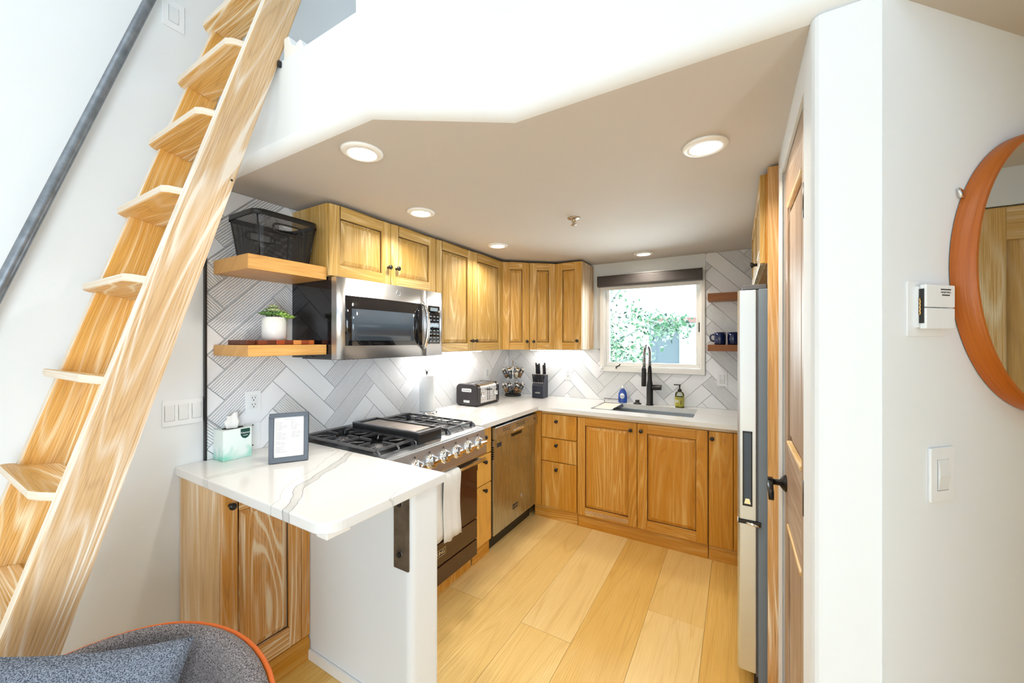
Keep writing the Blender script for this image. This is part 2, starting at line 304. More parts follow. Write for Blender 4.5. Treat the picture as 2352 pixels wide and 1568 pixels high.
# ------------------------------------------------------------------ mesh builder
class MB:
    def __init__(s, M4=None):
        s.v = []; s.f = []; s.uv = []; s.mi = []; s.M = M4 or Matrix.Identity(4); s.m = 0; s.g = Vector((0, 0, 1)); s.sm = []
        s.off = (random.random()*9, random.random()*9)
    def face(s, pts, g=None, smooth=False, uv=None):
        k = len(s.v); P = [s.M @ Vector(p) for p in pts]; s.v += P; s.f.append(tuple(range(k, k+len(P)))); s.mi.append(s.m); s.sm.append(smooth)
        if uv: s.uv += uv; return s
        nrm = Vector((0, 0, 0))
        for i in range(len(P)): nrm += (P[i]-P[0]).cross(P[(i+1) % len(P)]-P[0])
        if nrm.length < 1e-12: nrm = Vector((0, 0, 1))
        nrm.normalize(); G = (s.M.to_3x3() @ Vector(g or s.g)).normalized()
        gp = G - nrm*G.dot(nrm)
        if gp.length < .3: gp = nrm.orthogonal()
        gp.normalize(); vd = nrm.cross(gp); o = s.off; dn = 0
        for p in P: s.uv.append((p.dot(gp)+o[0], p.dot(vd)+o[1]))
        return s
    def newoff(s): s.off = (random.random()*9, random.random()*9)
    def box(s, x0, x1, y0, y1, z0, z1, g=None):
        if x0 > x1: x0, x1 = x1, x0
        if y0 > y1: y0, y1 = y1, y0
        if z0 > z1: z0, z1 = z1, z0
        s.newoff()
        a = [(x, y, z) for z in (z0, z1) for y in (y0, y1) for x in (x0, x1)]
        for q in ((0, 2, 3, 1), (4, 5, 7, 6), (0, 1, 5, 4), (2, 6, 7, 3), (0, 4, 6, 2), (1, 3, 7, 5)): s.face([a[i] for i in q], g)
        return s
    def prism(s, poly, a0, a1, axis='z', g=None, smooth=False):
        """poly: 2D points CCW in the plane (x,y)/(y,z)/(x,z); extruded along axis"""
        def P(p, t): return (p[0], p[1], t) if axis == 'z' else (t, p[0], p[1]) if axis == 'x' else (p[0], t, p[1])
        ar = sum(poly[i][0]*poly[(i+1) % len(poly)][1]-poly[(i+1) % len(poly)][0]*poly[i][1] for i in range(len(poly)))
        if ar < 0: poly = poly[::-1]
        if axis == 'y': poly = poly[::-1]
        if a0 > a1: a0, a1 = a1, a0
        s.newoff()
        s.face([P(p, a1) for p in poly], g); s.face([P(p, a0) for p in reversed(poly)], g)
        for i in range(len(poly)):
            p, q = poly[i], poly[(i+1) % len(poly)]; s.face([P(p, a0), P(q, a0), P(q, a1), P(p, a1)], g, smooth)
        return s
    def ring(s, p0, p1, r0, r1, n=16, caps=True, smooth=True):
        p0, p1 = Vector(p0), Vector(p1); d = (p1-p0).normalized(); a = d.orthogonal().normalized(); b = d.cross(a)
        c = [(math.cos(2*PI*i/n), math.sin(2*PI*i/n)) for i in range(n)]
        A = [p0+(a*x+b*y)*r0 for x, y in c]; B = [p1+(a*x+b*y)*r1 for x, y in c]
        for i in range(n):
            j = (i+1) % n; s.face([A[i], A[j], B[j], B[i]], smooth=smooth)
        if caps:
            if r0 > 1e-6: s.face(A[::-1])
            if r1 > 1e-6: s.face(B)
        return s
    def tube(s, pts, r, n=10, caps=True, closed=False):
        pts = [Vector(p) for p in pts]; k = len(pts); rs = r if isinstance(r, (list, tuple)) else [r]*k
        rings = []; prev = None
        for i, p in enumerate(pts):
            if closed: d = pts[(i+1) % k]-pts[i-1]
            else: d = pts[min(i+1, k-1)]-pts[max(i-1, 0)]
            d.normalize()
            a = (prev - d*prev.dot(d)) if prev else d.orthogonal()
            a.normalize(); prev = a; b = d.cross(a)
            rings.append([p+(a*math.cos(2*PI*j/n)+b*math.sin(2*PI*j/n))*rs[i] for j in range(n)])
        for i in range(k if closed else k-1):
            A, B = rings[i], rings[(i+1) % k]
            for j in range(n):
                q = (j+1) % n; s.face([A[j], A[q], B[q], B[j]], smooth=True)
        if caps and not closed: s.face(rings[0][::-1]); s.face(rings[-1])
        return s
    def lathe(s, prof, c=(0, 0, 0), n=24, smooth=True, ax='z'):
        c = Vector(c)
        def P(r, h, t):
            q = (r*math.cos(t), r*math.sin(t), h)
            if ax == 'x': q = (h, q[0], q[1])
            if ax == 'y': q = (q[1], h, q[0])
            return c+Vector(q)
        for (r0, h0), (r1, h1) in zip(prof[:-1], prof[1:]):
            for j in range(n):
                t0, t1 = 2*PI*j/n, 2*PI*(j+1)/n
                if r0 < 1e-6: s.face([P(0, h0, 0), P(r1, h1, t1), P(r1, h1, t0)][::-1] if False else [P(0, h0, 0), P(r1, h1, t0), P(r1, h1, t1)][::-1], smooth=smooth)
                elif r1 < 1e-6: s.face([P(r0, h0, t0), P(r0, h0, t1), P(0, h1, 0)], smooth=smooth)
                else: s.face([P(r0, h0, t0), P(r0, h0, t1), P(r1, h1, t1), P(r1, h1, t0)], smooth=smooth)
        return s
    def text(s, txt, size, mat4, depth=.0006, font_scale_x=1, align='CENTER'):
        cu = bpy.data.curves.new('t', 'FONT'); cu.body = txt; cu.size = size; cu.extrude = depth; cu.align_x = align; cu.align_y = 'CENTER'
        o = bpy.data.objects.new('t', cu); COL.objects.link(o)
        me = o.evaluated_get(bpy.context.evaluated_depsgraph_get()).to_mesh()
        for p in me.polygons:
            pts = [mat4 @ Vector((me.vertices[i].co.x*font_scale_x, me.vertices[i].co.y, me.vertices[i].co.z)) for i in p.vertices]
            s.face(pts)
        bpy.data.objects.remove(o); bpy.data.curves.remove(cu); return s
    def build(s, name, mats, parent=None, loc=None, bevel=0, seg=2, merge=False, sub=0, kind=None, label=None):
        if not isinstance(mats, (list, tuple)): mats = [mats]
        if parent is not None: org = wloc(parent)
        elif loc is not None: org = Vector(loc)
        else:
            xs = [p.x for p in s.v]; ys = [p.y for p in s.v]; zs = [p.z for p in s.v]
            org = Vector(((min(xs)+max(xs))/2, (min(ys)+max(ys))/2, min(zs)))
        me = bpy.data.meshes.new(name); me.from_pydata([p-org for p in s.v], [], s.f)
        for m in mats: me.materials.append(m)
        uvl = me.uv_layers.new(name='UVMap'); fl = [c for u in s.uv for c in u]; uvl.data.foreach_set('uv', fl)
        me.polygons.foreach_set('material_index', s.mi); me.polygons.foreach_set('use_smooth', s.sm)
        bm = bmesh.new(); bm.from_mesh(me); bmesh.ops.remove_doubles(bm, verts=bm.verts, dist=1e-5); bm.to_mesh(me); bm.free()
        me.update()
        o = bpy.data.objects.new(name, me); COL.objects.link(o)
        if parent is not None: o.parent = parent
        else: o.location = org
        if bevel:
            b = o.modifiers.new('b', 'BEVEL'); b.width = bevel; b.segments = seg; b.limit_method = 'ANGLE'; b.angle_limit = R_(40)
        if sub:
            b = o.modifiers.new('s', 'SUBSURF'); b.levels = sub; b.render_levels = sub
        if kind: o['kind'] = kind
        if label: o['label'] = label
        return o
def wloc(o):
    v = Vector(o.location)
    while o.parent: o = o.parent; v += o.location
    return v
def thing(name, label, cat, loc=(0, 0, 0), group=None):
    o = bpy.data.objects.new(name, None); COL.objects.link(o); o.location = loc; o.empty_display_size = .05
    return tag(o, label, cat, group)
def tag(o, label, cat, group=None):
    o['label'] = label; o['category'] = cat
    if group: o['group'] = group
    return o
KIDS = {}
def copy_tree(o, loc=None, parent=None, rot=None):
    c = o.copy(); COL.objects.link(c); c.parent = parent
    if loc is not None: c.location = loc
    if rot is not None: c.rotation_euler = rot
    for ch in [q for q in bpy.data.objects if q.parent == o]: copy_tree(ch, None, c)
    return c
def struct(o): o['kind'] = 'structure'; return o
def frame(org, adir, ndir):
    """local x = along (adir), local y = outwards (ndir), local z = up"""
    a = Vector(adir).normalized(); n = Vector(ndir).normalized()
    return Matrix(((a.x, n.x, 0, org[0]), (a.y, n.y, 0, org[1]), (a.z, n.z, 1, org[2]), (0, 0, 0, 1)))
def rrect(w, h, r, n=5, cx=0, cy=0):
    out = []
    for k, (sx, sy) in enumerate(((1, 1), (-1, 1), (-1, -1), (1, -1))):
        for i in range(n+1):
            t = PI/2*k + PI/2*i/n; out.append((cx+sx*(w/2-r)+r*math.cos(t), cy+sy*(h/2-r)+r*math.sin(t)))
    return out
CZ = 2.233          # kitchen ceiling
CT = .948           # worktop
# ================================================================== STRUCTURE
def st(name, mb, mat, **k): return struct(mb.build(name, mat, **k))
# floor: subfloor and planks
fl = st('floor', MB().box(-.3, 4.9, -8.0, .15, -.06, -.012), M['dark'], loc=(0, 0, 0))
xs = [-.275+.283*i for i in range(19)]
# seams at x = 1.14, 1.423, 1.706, 1.989
ends = {5: [-1.775, -3.6], 7: [-1.33, -3.15], 6: [-3.9, -5.7], 4: [-2.45, -4.3], 8: [-2.2, -4.0]}
tone = {5: 2, 6: 3, 7: 0, 8: 1, 4: 0, 3: 2}
for i in range(18):
    x0 = xs[i]; x1 = xs[i+1]
    ys = [.14]; e = ends.get(i, [-.9-random.random()*1.2])
    ys += e
    while ys[-1] > -7.9: ys.append(ys[-1]-1.83)
    ys[-1] = max(ys[-1], -8.0)
    for k, (a, b) in enumerate(zip(ys[:-1], ys[1:])):
        if a - b < .05: continue
        mb = MB(); mb.g = Vector((0, 1, 0)); mb.box(x0+.0007, x1-.0007, b+.0007, a-.0007, -.012, 0)
        t = tone.get(i, random.randrange(4)) if k == 0 else (tone.get(i, 1)+2) % 4 if i != 6 else 3
        mb.build('plank', FL[t], fl)
# left wall with tiles
wl_ = st('wall_left', MB().box(-.15, 0, -8.0, .15, 0, 4.7), M['white'], loc=(0, 0, 0))
wb = MB()
wx0, wx1, wz0, wz1 = 1.045, 1.885, 1.245, 2.095
wb.box(0, 4.75, 0, .15, 0, wz0).box(0, 4.75, 0, .15, wz1, 4.7).box(0, wx0, 0, .15, wz0, wz1).box(wx1, 4.75, 0, .15, wz0, wz1)
wall_back = st('wall_back', wb, M['white'], loc=(0, 0, 0))
def clip(poly, rect):
    x0, x1, y0, y1 = rect
    for ax, lim, sgn in ((0, x0, 1), (0, x1, -1), (1, y0, 1), (1, y1, -1)):
        out = []
        for i in range(len(poly)):
            p, q = poly[i], poly[(i+1) % len(poly)]
            dp = (p[ax]-lim)*sgn; dq = (q[ax]-lim)*sgn
            if dp >= 0: out.append(p)
            if (dp > 0 > dq) or (dp < 0 < dq):
                t = dp/(dp-dq); out.append((p[0]+(q[0]-p[0])*t, p[1]+(q[1]-p[1])*t))
        poly = out
        if len(poly) < 3: return []
    return poly
def area2(p): return abs(sum(p[i][0]*p[(i+1) % len(p)][1]-p[(i+1) % len(p)][0]*p[i][1] for i in range(len(p))))/2
def herring(rects, parent, mapf, a0, b0, w, n=4, gap=.0016, th=.009, seed=1):
    rnd = random.Random(seed); q2 = math.sqrt(.5); cnt = 0
    hs = [r[0] for r in rects]+[r[1] for r in rects]; vs = [r[2] for r in rects]+[r[3] for r in rects]
    H0, H1, V0, V1 = min(hs), max(hs), min(vs), max(vs)
    amin = int(((H0+V0)*q2-a0)/w)-n-2; amax = int(((H1+V1)*q2-a0)/w)+n+2
    bmin = int(((V0-H1)*q2-b0)/w)-n-2; bmax = int(((V1-H0)*q2-b0)/w)+n+2
    for i in range(amin, amax):
        for j in range(bmin, bmax):
            t = (i-j) % (2*n)
            if t == 0: A = (i, i+n, j, j+1, 0)
            elif t == n: A = (i, i+1, j-(n-1), j+1, 1)      # vertical tile whose top cell is (i,j)
            else: continue
            ca = [(A[0]*w+a0+gap, A[2]*w+b0+gap), (A[1]*w+a0-gap, A[2]*w+b0+gap), (A[1]*w+a0-gap, A[3]*w+b0-gap), (A[0]*w+a0+gap, A[3]*w+b0-gap)]
            poly = [((a-b)*q2, (a+b)*q2) for a, b in ca]
            polys = [p for p in (clip(poly, r) for r in rects) if p and area2(p) > 2e-5]
            rib = rnd.random() < .6
            if sum(area2(p) for p in polys) < 1.5e-4: continue
            mb = MB()
            for p in polys:
                ar = sum(p[k][0]*p[(k+1) % len(p)][1]-p[(k+1) % len(p)][0]*p[k][1] for k in range(len(p)))
                if ar < 0: p = p[::-1]
                def uvs(pp):
                    o = []
                    for h, v in pp:
                        a, b = (h+v)*q2, (v-h)*q2
                        o.append((a, b-A[2]*w-b0) if A[4] == 0 else (b, a-A[0]*w-a0))
                    return o
                mb.face([mapf(h, v, th) for h, v in p], uv=uvs(p))
                for k in range(len(p)):
                    (h, v), (h2, v2) = p[k], p[(k+1) % len(p)]
                    mb.face([mapf(h, v, 0), mapf(h2, v2, 0), mapf(h2, v2, th), mapf(h, v, th)], uv=[(0, 0)]*4)
            mb.build('tile', M['tiler'] if rib else M['tile'], parent); cnt += 1
    return cnt
# left tiles: plane x=0 with horizontal = y
MB().box(0, .003, -2.748, 0, CT-.02, CZ).build('grout', M['grout'], wl_)
q2 = math.sqrt(.5)
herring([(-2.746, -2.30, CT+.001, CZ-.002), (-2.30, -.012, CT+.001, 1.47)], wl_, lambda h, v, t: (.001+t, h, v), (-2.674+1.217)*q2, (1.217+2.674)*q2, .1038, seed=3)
# back tiles: plane y=0, seen from -y: horizontal = x
MB().box(0, 1.018, -.003, 0, CT-.02, 1.43).box(1.018, 1.910, -.003, 0, CT-.02, 1.225).box(1.910, 2.95, -.003, 0, CT-.02, CZ).build('grout', M['grout'], wall_back)
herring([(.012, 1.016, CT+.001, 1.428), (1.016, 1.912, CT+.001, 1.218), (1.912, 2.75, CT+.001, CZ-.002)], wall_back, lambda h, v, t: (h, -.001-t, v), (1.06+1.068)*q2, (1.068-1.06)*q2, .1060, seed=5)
tr = st('trim_1', MB().box(0, .016, -2.757, -2.748, CT, CZ), M['black'])
# loft slab (kitchen ceiling) with rounded lower edge, fascia above
E0 = [(0, -2.745), (1.11, -2.745), (1.505, -2.490), (4.75, -2.490)]
def offs(pts, d):
    out = []
    for i, p in enumerate(pts):
        dirs = []
        if i > 0: dirs.append((Vector(pts[i])-Vector(pts[i-1])).normalized())
        if i < len(pts)-1: dirs.append((Vector(pts[i+1])-Vector(pts[i])).normalized())
        ns = [Vector((-q.y, q.x)) for q in dirs]; nn = sum(ns, Vector((0, 0))).normalized(); k = 1/max(.3, nn.dot(ns[0]))
        out.append((p[0]+nn.x*d*k, p[1]+nn.y*d*k))
    return out
ceil = MB()
e1 = offs(E0, .04)
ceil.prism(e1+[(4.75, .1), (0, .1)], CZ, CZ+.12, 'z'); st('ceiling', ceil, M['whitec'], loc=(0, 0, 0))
fa = MB(); prof = []
for k in range(9):
    t = PI/2*k/8; prof.append((.045-.045*math.sin(t), CZ+.045-.045*math.cos(t)))
rings_ = [offs(E0, d) for d, z in prof]
for k in range(8):
    for i in range(3):
        A, B = rings_[k], rings_[k+1]; z0, z1 = prof[k][1], prof[k+1][1]
        fa.face([(*A[i], z0), (*A[i+1], z0), (*B[i+1], z1), (*B[i], z1)], smooth=True)
top = 2.573; z1 = prof[-1][1]; B = E0; C_ = offs(E0, .12)
for i in range(3):
    fa.face([(*B[i], z1), (*B[i+1], z1), (*B[i+1], top), (*B[i], top)])
    fa.face([(*B[i], top), (*B[i+1], top), (*C_[i+1], top), (*C_[i], top)])
    fa.face([(*C_[i+1], CZ), (*C_[i], CZ), (*C_[i], top), (*C_[i+1], top)])
st('wall_loft_edge', fa, M['white'], loc=(0, 0, 0))
# parapet standing a little behind the ledge
pa = MB(); PP = [(1.045, -2.745), (1.11, -2.745), (1.505, -2.490), (4.75, -2.490)]
A_ = offs(PP, .012); B_ = offs(PP, .11)
for i in range(3):
    quad = [A_[i], A_[i+1], B_[i+1], B_[i]]; pa.prism(quad, top, 3.35 if i else 3.35, 'z')
st('wall_loft_parapet', pa, M['white'], loc=(0, 0, 0), bevel=.006)
# upper room shell
st('ceiling_high', MB().box(-.15, 4.9, -8.0, .15, 4.6, 4.75), M['white'], loc=(0, 0, 0))
st('wall_right', MB().box(4.75, 4.9, -8.0, .15, 0, 4.7), M['white'], loc=(0, 0, 0))
wbk = MB(); wbk.box(0, .9, -8.15, -8.0, 0, 4.6).box(3.4, 4.75, -8.15, -8.0, 0, 4.6).box(.9, 3.4, -8.15, -8.0, 0, .12).box(.9, 3.4, -8.15, -8.0, 1.2, 4.6)
st('wall_front', wbk, M['white'], loc=(0, 0, 0))
# side wall with the plank door, its rounded end and the angled wall
DW0, DW1 = -2.345, -1.795      # door opening along y
wc = MB()
wc.box(2.282, 2.402, DW0, DW1, 2.135, CZ).box(2.282, 2.402, DW1, -1.662, 0, CZ)
endp = [(2.282, DW0), (2.282, -2.445)]+[(2.302-.02*math.cos(t), -2.452-.022*math.sin(t)) for t in [PI/8*k for k in range(0, 5)]]+[(2.400, -2.474), (2.45, -2.424), (2.402, DW0)]
wc.prism(endp, 0, CZ, 'z')
st('wall_pantry_side', wc, M['white'], loc=(0, 0, 0))
L45 = 3.2; a45 = Vector((q2, q2)); n45 = Vector((q2, -q2)); O45 = Vector((2.400, -2.476))
p2 = O45+a45*L45
st('wall_angled', MB().prism([(O45.x, O45.y), (p2.x, p2.y), (p2.x-.085, p2.y+.085), (O45.x-.003, O45.y+.12)], 0, CZ, 'z'), M['white'], loc=(0, 0, 0))
ow = MB().box(3.80, 3.92, -8.0, -3.35, 0, CZ).box(3.80, 3.92, -1.35, -1.05, 0, CZ).box(3.80, 3.92, -3.35, -1.35, 2.075, CZ)
st('wall_hall', ow, M['white'], loc=(0, 0, 0))
# closet doors seen in the mirror
for k in range(2):
    y0 = -3.34+k*1.0
    dd = MB(frame((3.82, y0, 0), (0, 1, 0), (-1, 0, 0))); dd.box(0, .98, -.03, .0, .01, 2.07)
    d = st('door_%d' % (k+2), dd, M['wood_doorgold'], loc=(3.82, y0+.49, 0))
    pm = MB(frame((3.82, y0, 0), (0, 1, 0), (-1, 0, 0)))
    for a in (0, .42, .86): pm.box(a, a+.12, 0, .018, .01, 2.07)
    for c in (.01, 1.0, 1.93): pm.box(.12, .86, 0, .016, c, c+.14, g=(1, 0, 0))
    pm.build('door_frame', M['wood_doorgold'], d, bevel=.006)
    MB(frame((3.82, y0, 0), (0, 1, 0), (-1, 0, 0))).ring((.9 if k == 0 else .06, 0, 1.0), (.9 if k == 0 else .06, .06, 1.0), .015, .02).build('knob', M['knob'], d)
# pony wall beside the range carrying the bar top
pw = MB(); pp = [(.375, -2.48)]+[(1.015+.03*math.sin(t), -2.45-.03*math.cos(t)) for t in [PI/12*k for k in range(7)]]+[(1.045, -2.34), (1.04, -2.325), (.375, -2.325)]
pw.prism(pp, 0, .910, 'z'); st('wall_peninsula', pw, M['white'], loc=(.7, -2.4, 0))
st('baseboard_peninsula', MB().prism([(.372, -2.492), (1.035, -2.492), (1.056, -2.468), (1.056, -2.33), (1.046, -2.33), (1.0455, -2.45), (1.03, -2.482), (.372, -2.482)], 0.001, .045, 'z'), M['trim'])
# ================================================================== WINDOW
win = MB(); fr_ = frame((1.017, 0, 1.22), (1, 0, 0), (0, -1, 0)); WW, WH = .892, .905
win.M = fr_
win.box(0, WW, 0, .018, 0, .045, (1, 0, 0)).box(0, WW, 0, .018, WH-.03, WH, (1, 0, 0)).box(0, .038, 0, .018, .045, WH-.03).box(WW-.03, WW, 0, .018, .045, WH-.03)
# deep jambs
win.box(.028, WW-.025, -.13, 0, .025, .05).box(.028, WW-.025, -.13, 0, WH-.05, WH-.028).box(.028, .045, -.13, 0, .05, WH-.05).box(WW-.042, WW-.025, -.13, 0, .05, WH-.05)
w1 = st('window_1', win, M['trim'], loc=(1.46, 0, 1.22), bevel=.003)
sa = MB(fr_); sa.box(.046, .846, -.075, -.03, .051, .085).box(.046, .846, -.075, -.03, .82, .854).box(.046, .075, -.075, -.03, .085, .82).box(.82, .849, -.075, -.03, .085, .82)
sa.build('sash', M['trim'], w1, bevel=.004)
gl = MB(fr_); gl.box(.072, .823, -.056, -.052, .082, .823); gl.build('pane', M['glass'], w1)
ck = MB(fr_); ck.box(.10, .215, .0, .016, .018, .038); ck.tube([(.155, .016, .03), (.16, .035, .045), (.19, .045, .06), (.20, .045, .075)], .006, 8)
ck.build('crank_handle', M['bronze'], w1, bevel=.002)
lk = MB(fr_); lk.box(.840, .850, -.03, -.015, .36, .44); lk.build('sash_lock', M['bronze'], w1)
st_ = MB(fr_); st_.lathe([(0, .0), (.012, .0), (.014, .012), (.009, .03), (0, .036)], (.022, .027, .018), 10); st_.build('corner_sensor', M['plate2'], w1)
# roller blind
rb = thing('roller_blind', 'dark grey roller blind cassette mounted across the top of the window', 'blind', (1.455, -.045, 1.99))
mb = MB(); mb.prism(rrect(.075, .098, .018, 4, -.052, 2.056), 1.019, 1.889, 'x'); mb.v = [Vector((p.x, p.y, p.z)) for p in mb.v]
mb.build('cassette', M['shade'], rb); mb = MB()
for x in (1.015, 1.887): MB().prism(rrect(.079, .102, .018, 4, -.052, 2.056), x, x+.005, 'x').build('end_cap', M['black'], rb)
mb = MB(); MB().box(1.03, 1.878, -.032, -.028, 1.975, 2.01).build('bottom_bar', M['trim'], rb)
# ================================================================== DOOR in the pantry wall (closed, seen edge-on)
dM = frame((2.290, DW0, 0), (0, 1, 0), (-1, 0, 0)); dw = DW1-DW0-.012
mb = MB(dM); mb.box(.004, dw, -.035, -.012, .01, 2.13)
d1 = st('door_1', mb, M['wood_door'], loc=(2.29, (DW0+DW1)/2, 0))
mb = MB(dM)
for c0, c1 in ((.01, .20), (.865, 1.135), (1.985, 2.13)): mb.box(.10, dw-.10, -.012, 0, c0, c1, (1, 0, 0))
mb.box(.004, .10, -.012, 0, .01, 2.13).box(dw-.10, dw, -.012, 0, .01, 2.13)
mb.build('door_frame', M['wood_door'], d1, bevel=.004)
for c0, c1 in ((.20, .865), (1.135, 1.985)):
    mb = MB(dM); mb.box(.135, dw-.135, -.012, -.003, c0+.04, c1-.04); mb.build('door_panel', M['wood_door'], d1, bevel=.006)
    mb = MB(dM)
    for s0 in (c0+.004, c1-.018): mb.box(.104, dw-.104, -.012, .004, s0, s0+.014, (1, 0, 0))
    mb.build('moulding', M['wood_doorgold'], d1, bevel=.004)
for c in (1.10, 1.86, .25):
    mb = MB(dM); mb.ring((.0, .004, c-.045), (.0, .004, c+.045), .006, .006, 10); mb.box(.0, .022, -.006, .003, c-.045, c+.045); mb.build('hinge', M['black'], d1)
mb = MB(dM); ly = dw-.055; mb.lathe([(0, 0), (.030, 0), (.030, .004), (.020, .014), (.011, .020), (.010, .048), (0, .048)], (ly, 0, .985), 20, ax='y')
mb.box(ly-.012, ly+.012, .040, .056, .972, .998).tube([(ly, .048, .985), (ly-.05, .052, .982), (ly-.10, .052, .975), (ly-.112, .052, .955)], [.011, .010, .009, .008], 8)
mb.build('lever_handle', M['bronze'], d1)
jm = MB(); jm.box(2.276, 2.284, DW1-.004, DW1+.030, 0, 2.155); st('trim_2', jm, M['trim'])
# ================================================================== CABINETS
def knob(parent, M4, a, c, out=0, r=.014, mat=None):
    mb = MB(M4); mb.lathe([(0, 0), (.008, 0), (.007, .012), (r*.75, .016), (r, .022), (r*.95, .028), (0, .030)], (a, out, c), 16, ax='y')
    return mb.build('knob', mat or M['knob'], parent)
def rpanel(M4, a0, a1, c0, c1, base, rise=.010, bev=.028, g=(0, 0, 1)):
    """raised field of a frame-and-panel door"""
    mb = MB(M4); mb.g = Vector(g)
    rg = [(0, base), (.003, base), (.006, base+rise*.25), (bev, base+rise), ]
    L = [[(a0+i, d, c0+i), (a1-i, d, c0+i), (a1-i, d, c1-i), (a0+i, d, c1-i)] for i, d in rg]
    for A, B in zip(L[:-1], L[1:]):
        for i in range(4): mb.face([A[i], A[(i+1) % 4], B[(i+1) % 4], B[i]])
    mb.face(L[-1]); return mb
def door(parent, M4, a0, a1, c0, c1, mat, st_w=.055, kn=None, th=.020, rail=None, label=None):
    rail = rail or st_w
    mb = MB(M4); mb.box(a0, a0+st_w, 0, th, c0, c1).box(a1-st_w, a1, 0, th, c0, c1)
    mb.box(a0+st_w, a1-st_w, 0, th, c0, c0+rail, (1, 0, 0)).box(a0+st_w, a1-st_w, 0, th, c1-rail, c1, (1, 0, 0)).box(a0+st_w, a1-st_w, 0, .005, c0+rail, c1-rail)
    d = mb.build('door', mat, parent, bevel=.0022)
    rpanel(M4, a0+st_w+.004, a1-st_w-.004, c0+rail+.004, c1-rail-.004, .0055, .0105, .024).build('panel', mat, d)
    gm = MB(M4)     # dark strips painted in as the shade round the panel
    e = .004; A0, A1, Z0, Z1 = a0+st_w, a1-st_w, c0+rail, c1-rail
    for q in ((A0, A0+e, Z0, Z1), (A1-e, A1, Z0, Z1), (A0, A1, Z0, Z0+e), (A0, A1, Z1-e, Z1)): gm.box(q[0], q[1], .004, .0058, q[2], q[3])
    gm.build('groove_shade', M['dark'], d)
    if kn: knob(d, M4, kn[0], kn[1], th)
    return d
def slab(parent, M4, a0, a1, c0, c1, mat, kn=None, th=.020, name='drawer', g=(0, 0, 1)):
    mb = MB(M4); mb.g = Vector(g); mb.box(a0, a1, 0, th, c0, c1); d = mb.build(name, mat, parent, bevel=.003)
    if kn: knob(d, M4, kn[0], kn[1], th)
    return d
ZU = 1.427; ZT = 2.212
# uppers on the left wall (fronts at x=.34): A over the microwave, B beside it
XF_ = .322
cA = thing('wall_cabinet', 'limed golden two-door wall cabinet above the microwave', 'cabinet', (.16, -1.95, 1.835))
MB().box(.012, XF_, -2.352, -1.548, 1.835, ZT).build('carcass', M['wood_upper'], cA, bevel=.002)
mA = frame((XF_, -2.352, 0), (0, 1, 0), (1, 0, 0))
door(cA, mA, .002, .402, 1.838, 2.208, M['wood_upper'], .062, (.382, 1.940))
door(cA, mA, .406, .802, 1.838, 2.208, M['wood_upper'], .060, (.446, 1.942))
cB = thing('wall_cabinet', 'tall two-door golden wall cabinet right of the microwave', 'cabinet', (.16, -1.1, ZU))
MB().box(.012, XF_, -1.544, -.664, ZU, ZT).build('carcass', M['wood_upper'], cB, bevel=.002)
mB_ = frame((XF_, -1.544, 0), (0, 1, 0), (1, 0, 0))
door(cB, mB_, .003, .420, ZU+.002, 2.208, M['wood_upper'], .058, (.400, 1.505))
door(cB, mB_, .424, .877, ZU+.002, 2.208, M['wood_upper'], .064, (.450, 1.505))
# diagonal corner cabinet
cC = thing('wall_cabinet', 'diagonal corner wall cabinet with two narrow limed doors', 'cabinet', (.25, -.25, ZU))
P1_, P2_ = Vector((.322, -.660)), Vector((.700, -.325))
MB().prism([(.012, -.012), (.012, -.660), tuple(P1_), tuple(P2_), (.700, -.012)], ZU, ZT, 'z').build('carcass', M['wood_upper'], cC, bevel=.002)
dd = (P2_-P1_); Ld = dd.length; dd.normalize()
mC = frame((P1_.x, P1_.y, 0), (dd.x, dd.y, 0), (dd.y, -dd.x, 0))
M['wood_corner'] = wood('limed_pine_deep', srgb(192, 142, 50), srgb(145, 92, 24), srgb(242, 214, 160), .40, 10)
door(cC, mC, .006, Ld/2-.002, ZU+.002, 2.208, M['wood_corner'], .064, (Ld/2-.028, 1.50))
door(cC, mC, Ld/2+.002, Ld-.006, ZU+.002, 2.208, M['wood_corner'], .064, (Ld/2+.034, 1.50))
cD = thing('wall_cabinet', 'narrow one-door wall cabinet beside the window', 'cabinet', (.83, -.16, ZU))
mb = MB(); mb.box(.704, .955, -.322, -.012, ZU, ZT); mb.build('carcass', M['wood_end'], cD, bevel=.002)
mD = frame((.704, -.322, 0), (1, 0, 0), (0, -1, 0))
door(cD, mD, .003, .249, ZU+.002, 2.208, M['wood_corner'], .064, (.215, 1.505))
# scribe gap above cabinets
# over-fridge cabinet and tall panel
cE = thing('wall_cabinet', 'golden cabinet above the refrigerator seen edge-on', 'cabinet', (2.6, -1.1, 1.83))
MB().box(2.24, 2.90, -1.625, -.60, 1.83, ZT).build('carcass', M['wood_base'], cE, bevel=.002)
mE = frame((2.24, -.60, 0), (0, -1, 0), (-1, 0, 0))
door(cE, mE, .003, .508, 1.832, 2.208, M['wood_upper'], .06); door(cE, mE, .512, 1.022, 1.832, 2.208, M['wood_upper'], .06, (.78, 1.868))
cF = tag(MB().box(2.246, 2.95, -1.660, -1.636, 0, 2.222).build('fridge_panel', M['wood_panel'], bevel=.002), 'tall limed wood panel between refrigerator and door', 'panel')
# ---- base cabinets
def base(name, label, x0, x1, y0, y1, z1=.912, toe=None, mat='wood_base', z0=.10):
    t = thing(name, label, 'cabinet', ((x0+x1)/2, (y0+y1)/2, 0))
    MB().box(x0, x1, y0, y1, z0, z1).build('carcass', M[mat], t)
    if toe:
        mb = MB(); mb.box(*toe[:6], g=toe[6]); mb.build('plinth', M['wood_base'], t, bevel=.002)
    return t
